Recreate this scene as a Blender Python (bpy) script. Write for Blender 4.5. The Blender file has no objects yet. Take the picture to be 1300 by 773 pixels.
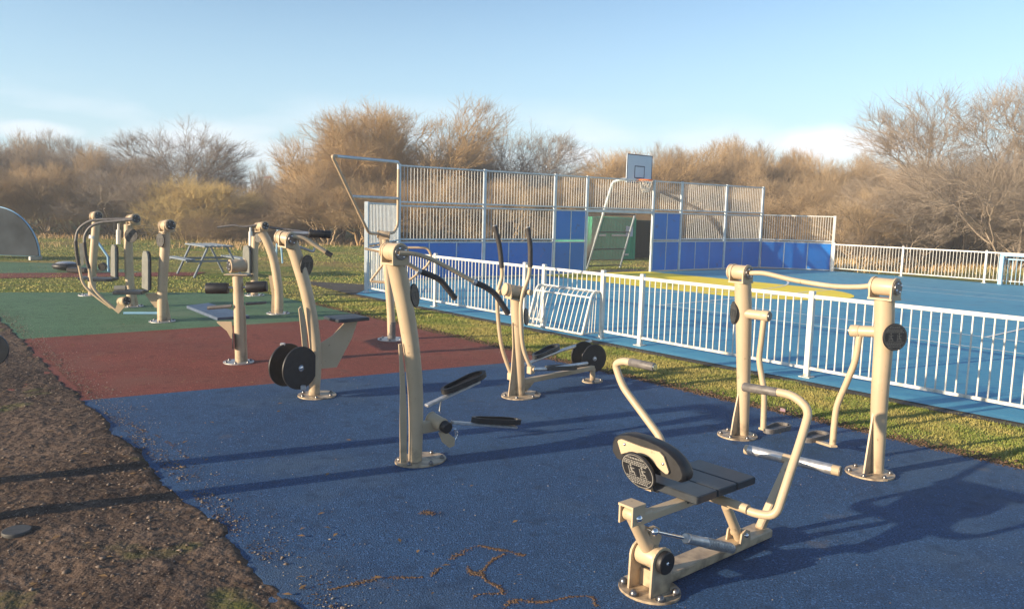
import bpy, math, random
import numpy as np
from mathutils import Vector, Matrix
random.seed(7); rng = np.random.default_rng(11)
R = math.radians
scene = bpy.context.scene
col = scene.collection

# ------------------------------------------------------------ camera / plan
F, H = 1000.0, 1.9
PT, RO, CX, CY = math.atan(.119), R(1.5), 650.0, 386.5
rot = Matrix.Rotation(R(90)-PT, 3, 'X') @ Matrix.Rotation(RO, 3, 'Z')
cam_d = bpy.data.cameras.new('camera'); cam = bpy.data.objects.new('camera', cam_d); col.objects.link(cam)
cam.matrix_world = Matrix.Translation((0, 0, H)) @ rot.to_4x4()
cam_d.sensor_width = 36; cam_d.lens = 36*F/1300; cam_d.clip_end = 3000; cam_d.clip_start = .05
scene.camera = cam
EYE = Vector((0, 0, H))

def ray(px, py): return rot @ Vector((px-CX, -(py-CY), -F))
def G(px, py, z=0.0):                       # point of the photograph at height z
    d = ray(px, py); t = (z-H)/d.z; return EYE + d*t
def Dp(px, py, Y):                          # at distance Y
    d = ray(px, py); return EYE + d*(Y/d.y)
class Plane:                                # vertical plane through base, running at azimuth az (deg)
    def __init__(s, base, az):
        s.b = Vector(base); s.d = Vector((math.cos(R(az)), math.sin(R(az)), 0)); s.n = Vector((-s.d.y, s.d.x, 0))
    def __call__(s, px, py, off=0.0):
        r = ray(px, py); t = ((s.b-EYE).dot(s.n)+off)/r.dot(s.n); return EYE + r*t
AU, AW = -49.38, 40.62                      # the court's long and short directions
U = Vector((.651, -.759, 0)).normalized(); W = Vector((.759, .651, 0)).normalized(); O0 = Vector((-3.0, 20.6, 0))
def C(u, w, z=0.0): return O0 + U*u + W*w + Vector((0, 0, z))

# ------------------------------------------------------------ materials
def mat(name, color, rough=.6, metal=0.0, spec=.5, var=0.0, vscale=8.0, bump=0.0, bscale=60.0, col2=None, detail=4.0, coord='Object'):
    m = bpy.data.materials.new(name); m.use_nodes = True
    nt = m.node_tree; b = nt.nodes['Principled BSDF']
    b.inputs['Roughness'].default_value = rough; b.inputs['Metallic'].default_value = metal
    b.inputs['Specular IOR Level'].default_value = spec
    b.inputs['Base Color'].default_value = (*color, 1)
    if var or bump or col2:
        tc = nt.nodes.new('ShaderNodeTexCoord')
        if coord == 'World': tc = nt.nodes.new('ShaderNodeNewGeometry'); out = tc.outputs['Position']
        else: out = tc.outputs['Object']
    if var or col2:
        n = nt.nodes.new('ShaderNodeTexNoise'); n.inputs['Scale'].default_value = vscale; n.inputs['Detail'].default_value = detail
        nt.links.new(out, n.inputs['Vector'])
        r = nt.nodes.new('ShaderNodeValToRGB'); nt.links.new(n.outputs['Fac'], r.inputs['Fac'])
        c2 = col2 or tuple(c*(1-var) for c in color); c1 = color if col2 else tuple(min(1, c*(1+var)) for c in color)
        r.color_ramp.elements[0].position = .35; r.color_ramp.elements[1].position = .65
        r.color_ramp.elements[0].color = (*c2, 1); r.color_ramp.elements[1].color = (*c1, 1)
        nt.links.new(r.outputs['Color'], b.inputs['Base Color'])
    if bump:
        n2 = nt.nodes.new('ShaderNodeTexNoise'); n2.inputs['Scale'].default_value = bscale; n2.inputs['Detail'].default_value = 3
        nt.links.new(out, n2.inputs['Vector'])
        bp = nt.nodes.new('ShaderNodeBump'); bp.inputs['Strength'].default_value = bump; bp.inputs['Distance'].default_value = .01
        nt.links.new(n2.outputs['Fac'], bp.inputs['Height']); nt.links.new(bp.outputs['Normal'], b.inputs['Normal'])
    return m

def layered(name, layers, rough=.9, bump=.4, bscale=80, spec=.3, bdist=.01):
    """layers: (colour, noise scale, threshold lo, hi, detail); first is the base"""
    m = bpy.data.materials.new(name); m.use_nodes = True; nt = m.node_tree; b = nt.nodes['Principled BSDF']
    b.inputs['Roughness'].default_value = rough; b.inputs['Specular IOR Level'].default_value = spec
    g = nt.nodes.new('ShaderNodeNewGeometry'); prev = None
    for i, (c, sc, lo, hi, de) in enumerate(layers):
        if prev is None:
            rgb = nt.nodes.new('ShaderNodeRGB'); rgb.outputs[0].default_value = (*c, 1); prev = rgb.outputs[0]; continue
        mp = nt.nodes.new('ShaderNodeMapping'); mp.inputs['Location'].default_value = (i*13.7, i*7.1, i*3.3)
        nt.links.new(g.outputs['Position'], mp.inputs['Vector'])
        n = nt.nodes.new('ShaderNodeTexNoise'); n.inputs['Scale'].default_value = sc; n.inputs['Detail'].default_value = de
        nt.links.new(mp.outputs[0], n.inputs['Vector'])
        mr = nt.nodes.new('ShaderNodeMapRange'); mr.inputs['From Min'].default_value = lo; mr.inputs['From Max'].default_value = hi
        nt.links.new(n.outputs['Fac'], mr.inputs['Value'])
        mx = nt.nodes.new('ShaderNodeMix'); mx.data_type = 'RGBA'
        nt.links.new(mr.outputs[0], mx.inputs['Factor']); nt.links.new(prev, mx.inputs['A']); mx.inputs['B'].default_value = (*c, 1)
        prev = mx.outputs['Result']
    nt.links.new(prev, b.inputs['Base Color'])
    n2 = nt.nodes.new('ShaderNodeTexNoise'); n2.inputs['Scale'].default_value = bscale; n2.inputs['Detail'].default_value = 5
    nt.links.new(g.outputs['Position'], n2.inputs['Vector'])
    bp = nt.nodes.new('ShaderNodeBump'); bp.inputs['Strength'].default_value = bump; bp.inputs['Distance'].default_value = bdist
    nt.links.new(n2.outputs['Fac'], bp.inputs['Height']); nt.links.new(bp.outputs['Normal'], b.inputs['Normal'])
    return m

M = {}

M['black'] = mat('black_rubber', (.012, .012, .014), .5, var=.3, vscale=20, bump=.1, bscale=200)
M['grip'] = mat('dark_grip_foam', (.035, .032, .032), .6, var=.2, vscale=40, bump=.15, bscale=300)
M['worn'] = mat('worn_grey_grip', (.13, .12, .115), .5, var=.25, vscale=30, bump=.1, bscale=200)
M['pad'] = mat('seat_pad_plastic', (.028, .034, .042), .42, var=.2, vscale=12, bump=.05, bscale=90)
M['backpad'] = mat('grey_back_pad', (.17, .17, .15), .5, var=.12, vscale=9, bump=.05, bscale=90)
M['steel'] = mat('galvanised_steel', (.50, .50, .50), .40, metal=.7, var=.15, vscale=25)
M['chrome'] = mat('chrome', (.75, .75, .76), .16, metal=1)
M['bolt'] = mat('dark_bolt_steel', (.16, .155, .16), .3, metal=.8)
M['print'] = mat('disc_print', (.10, .10, .095), .5)
M['print2'] = mat('disc_print_bright', (.26, .25, .23), .45)
M['post'] = mat('pale_galvanised_post', (.50, .56, .60), .45, metal=.35, var=.08, vscale=6)
M['mesh'] = mat('dark_mesh_bar', (.10, .10, .10), .5, metal=.3)
M['gbar'] = mat('grey_mesh_bar', (.62, .64, .64), .5, metal=.2, var=.1, vscale=6)
M['seam'] = mat('board_seam', (.10, .17, .42), .5)
M['lblue'] = mat('light_blue_paint', (.22, .42, .58), .45, var=.06, vscale=5)
M['dgreen'] = mat('green_container_paint', (.025, .36, .20), .5, var=.12, vscale=2, coord='World')
M['dshade'] = mat('green_container_shaded_paint', (.012, .035, .025), .6, var=.12, vscale=2, coord='World')  # container green with the shade of its dark side put into the colour
M['bboard'] = mat('backboard', (.50, .60, .72), .3, var=.03, vscale=2)
M['line'] = mat('navy_line', (.03, .05, .12), .5)
M['orange'] = mat('orange_rim', (.75, .16, .03), .4)
M['net'] = mat('white_net', (.75, .72, .66), .7)
M['courtline'] = mat('white_court_line', (.72, .74, .72), .7, var=.06, vscale=3, coord='World')
M['yellow'] = mat('yellow_court_paint', (.98, .72, .02), .6, var=.07, vscale=.7, coord='World')
M['table'] = mat('weathered_table_steel', (.17, .21, .25), .6, var=.1, vscale=5)
M['benchblue'] = mat('weathered_blue_board', (.075, .11, .17), .45, var=.15, vscale=12)
M['bark'] = mat('winter_bark', (.20, .135, .08), .9, col2=(.10, .075, .055), vscale=3)
M['dish'] = mat('dark_grey_panel', (.035, .045, .055), .9, spec=.1, var=.35, vscale=1.6)
M['roof'] = mat('red_roof', (.40, .12, .07), .8)
M['render_wall'] = mat('pale_house_wall', (.55, .50, .44), .8)
M['stone'] = mat('grey_brown_stone', (.19, .15, .12), .85, col2=(.09, .062, .046), vscale=18, coord='World')
M['crumb'] = mat('pale_crumb', (.34, .31, .27), .8, col2=(.12, .09, .06), vscale=30, coord='World')
M['mud'] = mat('orange_brown_debris', (.15, .085, .042), .9, col2=(.06, .038, .024), vscale=40, coord='World')
hm = bpy.data.materials.new('thin_haze'); hm.use_nodes = True; hn = hm.node_tree; hn.nodes.remove(hn.nodes['Principled BSDF'])
pv = hn.nodes.new('ShaderNodeVolumePrincipled'); pv.inputs['Color'].default_value = (.9, .93, 1, 1); pv.inputs['Density'].default_value = .0021; hn.links.new(pv.outputs[0], [n for n in hn.nodes if n.type == 'OUTPUT_MATERIAL'][0].inputs['Volume']); M['haze'] = hm
M['spill'] = mat('spilled_soil', (.10, .066, .047), .95, col2=(.05, .034, .025), vscale=12, coord='World')
M['iron'] = mat('cast_iron_cover', (.05, .05, .05), .6, var=.2, vscale=30)
M['litter'] = mat('pink_litter', (.75, .45, .42), .6)
M['leaf'] = mat('dry_leaf', (.30, .17, .06), .8, col2=(.14, .08, .03), vscale=20, coord='World')

def rubber(name, c, c2, c3):
    return layered(name, [(c, 0, 0, 0, 0), (c2, 1.3, .40, .68, 5), (tuple(x*.30 for x in c), 95, .50, .62, 3),
        (tuple(min(1, x*1.9+.02) for x in c), 85, .60, .67, 2), (c3, .8, .55, .80, 6), (tuple(x*.6 for x in c), 9, .55, .75, 6), ((.14, .115, .09), 2.3, .68, .86, 9)], rough=.75, bump=1.0, bscale=110, spec=.3, bdist=.010)
M['beige'] = layered('beige_powder_coat', [((.49, .38, .25), 0, 0, 0, 0), ((.45, .345, .225), 4, .40, .65, 4), ((.27, .20, .13), 22, .66, .74, 6), ((.52, .41, .28), 9, .62, .75, 5)], rough=.42, bump=.05, bscale=200, spec=.45)
def grime(m, top=.16, c=(.13, .10, .075)):
    nt = m.node_tree; b = nt.nodes['Principled BSDF']; src = b.inputs['Base Color'].links[0].from_socket
    g = nt.nodes.new('ShaderNodeNewGeometry'); sp = nt.nodes.new('ShaderNodeSeparateXYZ'); nt.links.new(g.outputs['Position'], sp.inputs[0])
    mr = nt.nodes.new('ShaderNodeMapRange'); mr.inputs['From Min'].default_value = top; mr.inputs['From Max'].default_value = 0; nt.links.new(sp.outputs['Z'], mr.inputs['Value'])
    n = nt.nodes.new('ShaderNodeTexNoise'); n.inputs['Scale'].default_value = 14; n.inputs['Detail'].default_value = 6; nt.links.new(g.outputs['Position'], n.inputs['Vector'])
    m2 = nt.nodes.new('ShaderNodeMapRange'); m2.inputs['From Min'].default_value = .42; m2.inputs['From Max'].default_value = .66; nt.links.new(n.outputs['Fac'], m2.inputs['Value'])
    mu = nt.nodes.new('ShaderNodeMath'); mu.operation = 'MULTIPLY'; nt.links.new(mr.outputs[0], mu.inputs[0]); nt.links.new(m2.outputs[0], mu.inputs[1])
    mx = nt.nodes.new('ShaderNodeMix'); mx.data_type = 'RGBA'; nt.links.new(mu.outputs[0], mx.inputs['Factor']); nt.links.new(src, mx.inputs['A']); mx.inputs['B'].default_value = (*c, 1)
    nt.links.new(mx.outputs['Result'], b.inputs['Base Color'])
grime(M['beige'])
M['white'] = layered('white_powder_coat', [((.66, .66, .62), 0, 0, 0, 0), ((.60, .59, .54), 2.5, .45, .65, 5), ((.36, .30, .22), 14, .68, .76, 6)], rough=.42, bump=.04, bscale=200, spec=.45)
grime(M['white'], .3, (.30, .27, .20))
M['kick'] = layered('blue_kick_board', [((.008, .18, .58), 0, 0, 0, 0), ((.008, .15, .50), .9, .42, .62, 4), ((.07, .16, .46), 7, .62, .75, 8), ((.05, .07, .16), 3.5, .66, .78, 7)], rough=.42, bump=.03, bscale=90, spec=.4)
M['rblue'] = rubber('blue_wetpour', (.024, .070, .165), (.031, .088, .198), (.058, .100, .160))
M['rred'] = rubber('red_wetpour', (.19, .048, .031), (.232, .058, .038), (.175, .072, .05))
M['rgreen'] = rubber('green_wetpour', (.078, .165, .085), (.10, .20, .105), (.14, .19, .12))
M['court'] = layered('blue_court_paint', [((.070, .29, .44), 0, 0, 0, 0), ((.08, .32, .475), .35, .4, .7, 4), ((.03, .18, .36), 3, .52, .8, 6), ((.11, .27, .38), 1.1, .60, .75, 8), ((.10, .14, .16), 9, .70, .78, 8)], rough=.6, bump=.15, bscale=150)
M['tarmac'] = layered('dark_tarmac', [((.05, .043, .038), 0, 0, 0, 0), ((.075, .073, .07), 3, .4, .7, 5), ((.12, .11, .09), 60, .62, .75, 2)], rough=.85)
M['soil'] = layered('gravelly_soil', [((.108, .074, .054), 0, 0, 0, 0), ((.060, .041, .031), 1.1, .4, .62, 6), ((.165, .115, .084), 5, .54, .74, 8),
    ((.035, .022, .017), 12, .54, .70, 7), ((.10, .105, .03), 1.7, .60, .72, 8), ((.24, .20, .165), 70, .64, .70, 2)], rough=.95, bump=.8, bscale=16, spec=.15, bdist=.04)
M['ground'] = layered('rough_grass_ground', [((.19, .185, .055), 0, 0, 0, 0), ((.10, .175, .035), .12, .42, .58, 5), ((.33, .205, .095), .22, .50, .66, 7),
    ((.26, .23, .075), 1.6, .45, .68, 6), ((.05, .035, .018), 5, .58, .75, 5)], rough=.95, bump=1.0, bscale=14, spec=.1, bdist=.08)
M['blade'] = layered('grass_blade', [((.20, .255, .05), 0, 0, 0, 0), ((.38, .33, .10), 1.6, .42, .62, 5), ((.45, .34, .14), 40, .55, .70, 2), ((.14, .22, .035), .5, .58, .72, 4)], rough=.7, bump=0, spec=.25)
M['dryblade'] = layered('dry_grass_blade', [((.52, .37, .19), 0, 0, 0, 0), ((.38, .25, .12), .3, .42, .62, 5), ((.20, .19, .06), .15, .52, .66, 3)], rough=.8, bump=0, spec=.2)

# ------------------------------------------------------------ mesh builder
class MB:
    def __init__(s): s.v = []; s.f = []; s.sm = []
    def add(s, vs, fs, smooth=False):
        o = len(s.v); s.v += [tuple(v) for v in vs]; s.f += [tuple(i+o for i in f) for f in fs]; s.sm += [smooth]*len(fs); return s
    def box(s, c, size, ax=None, bev=0):
        """c centre, size full extents, ax = (ex,ey,ez)"""
        c = Vector(c); ex, ey, ez = ax or (Vector((1, 0, 0)), Vector((0, 1, 0)), Vector((0, 0, 1)))
        a, b, d = [x/2 for x in size]; pts = []
        bv = min(bev, a*.45, b*.45, d*.45)
        if bv <= 0:
            for sz in (-d, d):
                for sx, sy in ((-a, -b), (a, -b), (a, b), (-a, b)): pts.append(c+ex*sx+ey*sy+ez*sz)
            s.add(pts, [(3, 2, 1, 0), (4, 5, 6, 7), (0, 1, 5, 4), (1, 2, 6, 5), (2, 3, 7, 6), (3, 0, 4, 7)]); return s
        prof = [(-a+bv, -b), (a-bv, -b), (a, -b+bv), (a, b-bv), (a-bv, b), (-a+bv, b), (-a, b-bv), (-a, -b+bv)]
        for z, k in ((-d, bv), (-d+bv, 0), (d-bv, 0), (d, bv)):
            for (x, y) in prof:
                xx = x-math.copysign(min(k, abs(x)), x) if abs(x) > a-bv*1.01 else x
                yy = y-math.copysign(min(k, abs(y)), y) if abs(y) > b-bv*1.01 else y
                pts.append(c+ex*xx+ey*yy+ez*z)
        fs = [tuple(range(7, -1, -1)), tuple(range(24, 32))]
        for r in range(3):
            for i in range(8): j = (i+1) % 8; fs.append((r*8+i, r*8+j, r*8+8+j, r*8+8+i))
        s.add(pts, fs); return s
    def sweep(s, pts, rad, seg=14, cap=True):
        pts = [Vector(p) for p in pts]; n = len(pts)
        rad = rad if isinstance(rad, (list, tuple)) else [rad]*n
        T = [(pts[min(i+1, n-1)]-pts[max(i-1, 0)]).normalized() for i in range(n)]
        ref = Vector((0, 0, 1)) if abs(T[0].z) < .9 else Vector((1, 0, 0))
        a = T[0].cross(ref).normalized(); vs = []
        for i in range(n):
            a = (a-T[i]*a.dot(T[i])).normalized(); b = T[i].cross(a)
            for k in range(seg):
                t = 2*math.pi*k/seg; vs.append(pts[i]+(a*math.cos(t)+b*math.sin(t))*rad[i])
        fs = [(i*seg+k, i*seg+(k+1) % seg, (i+1)*seg+(k+1) % seg, (i+1)*seg+k) for i in range(n-1) for k in range(seg)]
        s.add(vs, fs, True)
        if cap:
            s.add(vs[:seg], [tuple(range(seg-1, -1, -1))]); s.add(vs[-seg:], [tuple(range(seg))])
        return s
    def tube(s, pts, r, fil=.05, seg=14, cap=True):
        return s.sweep(fillet(pts, fil), r, seg, cap)
    def curve(s, pts, r, seg=16, n=8, cap=True):
        return s.sweep(catmull(pts, n), r, seg, cap)
    def cyl(s, a, b, r, r2=None, seg=20, bev=0):
        a, b = Vector(a), Vector(b); r2 = r if r2 is None else r2
        if bev:
            d = (b-a).normalized()*bev
            return s.sweep([a, a+d*.3, a+d, b-d, b-d*.3, b], [r-bev, r-bev*.3, r, r2, r2-bev*.3, r2-bev], seg)
        return s.sweep([a, b], [r, r2], seg)
    def prism(s, poly, n, th, both=True):
        """poly: 3D points in a plane, thickness th along n centred"""
        n = Vector(n).normalized(); P = [Vector(p) for p in poly]; k = len(P)
        vs = [p-n*th/2 for p in P]+[p+n*th/2 for p in P]
        s.add(vs, [tuple(range(k-1, -1, -1)), tuple(range(k, 2*k))]+[(i, (i+1) % k, k+(i+1) % k, k+i) for i in range(k)]); return s
    def dome(s, c, n, r, h=None, seg=10):
        c = Vector(c); n = Vector(n).normalized(); h = r if h is None else h
        a = n.cross(Vector((0.3, .1, 1)) if abs(n.z) < .9 else Vector((1, 0, 0))).normalized(); b = n.cross(a); vs = []; rings = 4
        for i in range(rings):
            t = math.pi/2*i/rings
            for k in range(seg): q = 2*math.pi*k/seg; vs.append(c+(a*math.cos(q)+b*math.sin(q))*r*math.cos(t)+n*h*math.sin(t))
        vs.append(c+n*h); fs = [(i*seg+k, i*seg+(k+1) % seg, (i+1)*seg+(k+1) % seg, (i+1)*seg+k) for i in range(rings-1) for k in range(seg)]
        fs += [((rings-1)*seg+k, (rings-1)*seg+(k+1) % seg, rings*seg) for k in range(seg)]; s.add(vs, fs, True); return s
    def build(s, name, m, parent=None, at=None):
        me = bpy.data.meshes.new(name)
        o = bpy.data.objects.new(name, me); col.objects.link(o)
        base = Vector(at) if at is not None else (org(parent) if parent else Vector((0, 0, 0)))
        me.from_pydata([tuple(Vector(v)-base) for v in s.v], [], s.f); me.update()
        me.polygons.foreach_set('use_smooth', s.sm)
        me.materials.append(m)
        if parent: o.parent = parent; o['_o'] = tuple(base)
        else: o.location = base; o['_o'] = tuple(base)
        return o
def org(o): return Vector(o['_o'])
def fillet(pts, f, n=5):
    pts = [Vector(p) for p in pts]; out = [pts[0]]
    for i in range(1, len(pts)-1):
        p, a, b = pts[i], pts[i-1], pts[i+1]
        la, lb = (a-p).length, (b-p).length; k = min(f, la*.45, lb*.45)
        A, B = p+(a-p).normalized()*k, p+(b-p).normalized()*k
        for j in range(n+1): t = j/n; out.append(A*(1-t)**2+p*2*t*(1-t)+B*t*t)
    out.append(pts[-1]); return out
def catmull(P, n=8):
    P = [Vector(p) for p in P]; Q = [P[0]*2-P[1]]+P+[P[-1]*2-P[-2]]; out = []
    for i in range(1, len(Q)-2):
        for j in range(n):
            t = j/n; a, b, c, d = Q[i-1:i+3]
            out.append(.5*((2*b)+(c-a)*t+(2*a-5*b+4*c-d)*t*t+(-a+3*b-3*c+d)*t**3))
    out.append(P[-1]); return out
def taper(P, a, b, n=8):
    k = (len(P)-1)*n+1; return [a+(b-a)*min(1, i/(k-1)*1.25) for i in range(k)]
def thing(name, label, cat, loc, group=None):
    o = bpy.data.objects.new(name, None); col.objects.link(o); o.location = loc; o['_o'] = tuple(loc)
    o.empty_display_size = .2; o['label'] = label; o['category'] = cat
    if group: o['group'] = group
    return o
def tag(o, label, cat, group=None, kind=None):
    o['label'] = label; o['category'] = cat
    if group: o['group'] = group
    if kind: o['kind'] = kind
    return o
def struct(o): o['kind'] = 'structure'; return o
def V(x, y, z=0): return Vector((x, y, z))
Z = V(0, 0, 1)
def dirn(az): return V(math.cos(R(az)), math.sin(R(az)))

# ------------------------------------------------------------ ground sheets
def sheet(name, pts, z, m):
    mb = MB(); mb.add([(p.x, p.y, z) for p in pts], [tuple(range(len(pts)))]); o = mb.build(name, m); struct(o); return o
def grid(name, x0, x1, y0, y1, nx, ny, hf, m):
    xs = np.linspace(x0, x1, nx); ys = np.linspace(y0, y1, ny)
    vs = [(x, y, hf(x, y)) for y in ys for x in xs]
    fs = [(j*nx+i, j*nx+i+1, (j+1)*nx+i+1, (j+1)*nx+i) for j in range(ny-1) for i in range(nx-1)]
    mb = MB(); mb.add(vs, fs, True); return struct(mb.build(name, m))
from mathutils import noise as mn
sheet('ground', [V(-900, -300), V(900, -300), V(900, 1500), V(-900, 1500)], -.03, M['ground'])
# rubber mats (their edges run with the court's directions)
def onW(u, w): return C(u, w)
mat_w1 = -4.2                                   # edge beside the grass strip
E0, E1, E2 = G(400, 773), G(150, 540), G(33, 430)
sd = (E2-E0).normalized()                       # the soil edge
def soil_edge(t): return E0+sd*t
def line_x(p, d, q, e):
    k = d.x*e.y-d.y*e.x; t = ((q.x-p.x)*e.y-(q.y-p.y)*e.x)/k; return p+d*t
We = C(0, mat_w1); 
br0, br1 = G(118, 507), line_x(G(118, 507), (G(705, 455)-G(118, 507)), We, U)
gr0, gr1 = G(33, 430), line_x(G(33, 430), (G(470, 402)-G(33, 430)), We, U)
fl0, fl1 = G(-130, 371), line_x(G(0, 371), (G(335, 371.5)-G(0, 371)), We, U)
near0 = soil_edge(-4.5); near1 = We+U*26
zb = 0.0
def lap(p, q): d_ = (p-q).normalized(); return p+d_*.6
sheet('blue_rubber_surface', [near0+V(-.6, -.3), near1+V(-3, -3), near1, br1, lap(br0, br1)], zb, M['rblue'])
sheet('red_rubber_surface', [lap(br0, br1), br1, gr1, lap(gr0, gr1)], zb, M['rred'])
sheet('green_rubber_surface', [lap(gr0, gr1), gr1, fl1, fl0, G(-230, 419)], zb, M['rgreen'])
# far play surfaces
sheet('far_red_rubber_strip', [G(-60, 353), G(245, 349), G(262, 344.5), G(-60, 346)], -.018, M['rred'])
sheet('far_green_rubber_surface', [G(-60, 346), G(180, 344.6), G(110, 334), G(-60, 330)], -.022, M['rgreen'])
# court
court = [C(0, -.3), C(2.3, -2.55), C(34, -2.55), C(34, 16.9), C(3.2, 16.8), C(1.15, 15.0), C(-.05, 0.6)]
sheet('court_surface', court, -.002, M['court'])
sheet('tarmac_strip', [G(385, 358), C(-1.2, -2.4), C(1.5, -.5), C(2.3, -2.3), C(34, -2.3), C(34, -2.72), C(3.0, -2.72)], -.010, M['tarmac'])
sheet('tarmac_path', [C(-.6, 6.6), C(.2, 6.6), C(.6, 10), C(-.6, 10)], -.014, M['tarmac'])
def strip(pts, wd, z, m, name, closed=False):
    mb = MB(); P = pts
    L = []; Rr = []
    for i in range(len(P)):
        t = (P[min(i+1, len(P)-1)]-P[max(i-1, 0)]).normalized(); n = V(-t.y, t.x); L.append(P[i]+n*wd/2); Rr.append(P[i]-n*wd/2)
    vs = [(*p.xy, z) for p in L]+[(*p.xy, z) for p in Rr]; n = len(P)
    mb.add(vs, [(i, i+n, i+n+1, i+1) for i in range(n-1)]); return struct(mb.build(name, m))
gc = 7.2
ky = [C(.05, gc-2.35), C(6.1, gc-2.2)]+[C(6.1+2.4*math.cos(t), gc+2.2*math.sin(t)) for t in np.linspace(-1.5, 1.5, 16)]+[C(6.1, gc+2.2), C(.5, gc+2.2)]
sheet('yellow_key_area', ky, .002, M['yellow'])
strip([C(.4+5.7*math.cos(t), gc+5.7*math.sin(t)) for t in np.linspace(-1.5, 1.5, 40)], .06, .006, M['courtline'], 'court_line_arc')
strip([C(7.1, 1.9), C(7.1, 12.5)], .06, .006, M['courtline'], 'court_line_base')
for w in (2.05, 3.4, 11.2, 12.5): strip([C(7.13, w), C(33, w)], .05, .0065, M['courtline'], 'court_line_side')
strip([C(12.85, 3.43), C(12.85, 11.17)], .05, .006, M['courtline'], 'court_line_service')
strip([C(12.85, 7.3), C(25, 7.3)], .05, .0068, M['courtline'], 'court_line_middle')
strip([C(19, 1), C(19, 13.4)], .05, .0072, M['courtline'], 'court_line_half')

# soil bank with real bumps; its ragged rim laps over the mat's edge
nrm = V(sd.y, -sd.x)            # points from soil edge towards the mat (right)
if nrm.x < 0: nrm = -nrm
def soil_h(p, s):
    h = mn.noise(V(p.x*1.3, p.y*1.3, 2))*.016+mn.noise(V(p.x*5, p.y*5, 5))*.012+mn.noise(V(p.x*16, p.y*16, 9))*.009+mn.noise(V(p.x*45, p.y*45, 1))*.004
    k = (s+.02+mn.noise(V(p.x*1.2, p.y*1.2, 4))*.06+mn.noise(V(p.x*8, p.y*8, 3))*.02)   # s>0: over the mat
    return .012+h-max(0, k+.06)*.45 if k > -.06 else .012+h
def build_soil():
    mb = MB(); vs = []; nt, ns = 420, 170
    ts = -4.5+(23.0)*(np.linspace(0, 1, nt)**1.35); ss = .34-7.2*np.linspace(0, 1, ns)**1.5
    for t in ts:
        for s in ss:
            p = soil_edge(t)+nrm*s; vs.append((p.x, p.y, max(soil_h(p, s), -.06)))
    fs = [(i*ns+j, (i+1)*ns+j, (i+1)*ns+j+1, i*ns+j+1) for i in range(nt-1) for j in range(ns-1)]
    mb.add(vs, fs, True); return struct(mb.build('soil_ground', M['soil']))
build_soil()
def pebble_mesh(pts, name, m, flat=.6):
    """pts: (x,y,z,size)"""
    n = len(pts); P = np.array(pts); base = np.array([(1, 0, 0), (0, 1, 0), (-1, 0, 0), (0, -1, 0), (.1, .1, 1), (0, 0, -1), ], float)
    fc = np.array([(0, 1, 4), (1, 2, 4), (2, 3, 4), (3, 0, 4), (1, 0, 5), (2, 1, 5), (3, 2, 5), (0, 3, 5)])
    a = rng.uniform(0, 6.28, n); c, s_ = np.cos(a), np.sin(a)
    b = np.repeat(base[None], n, 0)*(1+rng.uniform(-.35, .35, (n, 6, 3)))
    b[:, :, 0] *= rng.uniform(.6, 1.4, (n, 1)); b[:, :, 2] *= flat
    x = b[:, :, 0]*c[:, None]-b[:, :, 1]*s_[:, None]; y = b[:, :, 0]*s_[:, None]+b[:, :, 1]*c[:, None]
    v = np.stack([x, y, b[:, :, 2]], 2)*P[:, 3][:, None, None]/2+P[:, None, :3]
    f = (fc[None]+6*np.arange(n)[:, None, None]).reshape(-1, 3)
    return fast_mesh(name, v.reshape(-1, 3), f, m)
def fast_mesh(name, v, f, m, smooth=False, loc=None):
    me = bpy.data.meshes.new(name); k = f.shape[1]
    me.vertices.add(len(v)); me.vertices.foreach_set('co', v.astype(np.float32).ravel())
    me.loops.add(f.size); me.loops.foreach_set('vertex_index', f.astype(np.int32).ravel())
    me.polygons.add(len(f)); me.polygons.foreach_set('loop_start', np.arange(0, f.size, k, dtype=np.int32)); me.polygons.foreach_set('loop_total', np.full(len(f), k, np.int32))
    me.update(calc_edges=True); me.validate()
    if smooth: me.polygons.foreach_set('use_smooth', [True]*len(f))
    me.materials.append(m); o = bpy.data.objects.new(name, me); col.objects.link(o); o['_o'] = (0., 0., 0.); return o
pp = []
for _ in range(15000):
    t = -3.5+20*random.random()**1.7; s = .12-5.5*random.random()**1.3
    if mn.noise(V(t*.9, s*.9, 7)) < random.uniform(-.6, .25): continue
    p = soil_edge(t)+nrm*s; z = max(soil_h(p, s), 0) if s > 0 else soil_h(p, s)
    pp.append((p.x, p.y, z+.002, random.choice([.006, .008, .012, .016, .03])*random.uniform(.6, 1.3)))
o = pebble_mesh(pp, 'gravel', M['stone']); tag(o, 'loose brown gravel and small stones scattered over the bare soil', 'gravel', kind='stuff')
pp = []
for _ in range(2300):
    q = random.random(); u_ = random.uniform(5.5, 20); w_ = random.uniform(-9.6, -4.3)
    p = C(u_, w_); 
    if (p-E0).dot(nrm) < 0: continue
    pp.append((p.x, p.y, .003, random.choice([.004, .005, .006, .009])*random.uniform(.6, 1.3)))
for _ in range(1500):                        # spill along the soil edge
    t = random.uniform(-1, 12); s = abs(random.gauss(0, .16)); p = soil_edge(t)+nrm*s; pp.append((p.x, p.y, .003, random.uniform(.005, .013)))
for a, b, sz in ((136, 427, .02), (148, 683, .026), (235, 130, .012), (710, 188, .014), (465, 267, .01), (85, 318, .014), (490, 368, .01), (716, 300, .013), (605, 378, .008), (355, 703, .014)):
    p = G(380+a*380/1300, 560+b*213/729); pp.append((p.x, p.y, .004, sz))
sp = []
for _ in range(9000):
    t = -3+17*random.random()**1.3; s = abs(random.expovariate(1/.10))-.02; p = soil_edge(t)+nrm*s
    if mn.noise(p*3)+.35 < random.random()*.8: continue
    sp.append((p.x, p.y, max(soil_h(p, s), 0)+.002, random.uniform(.004, .013)))
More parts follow.
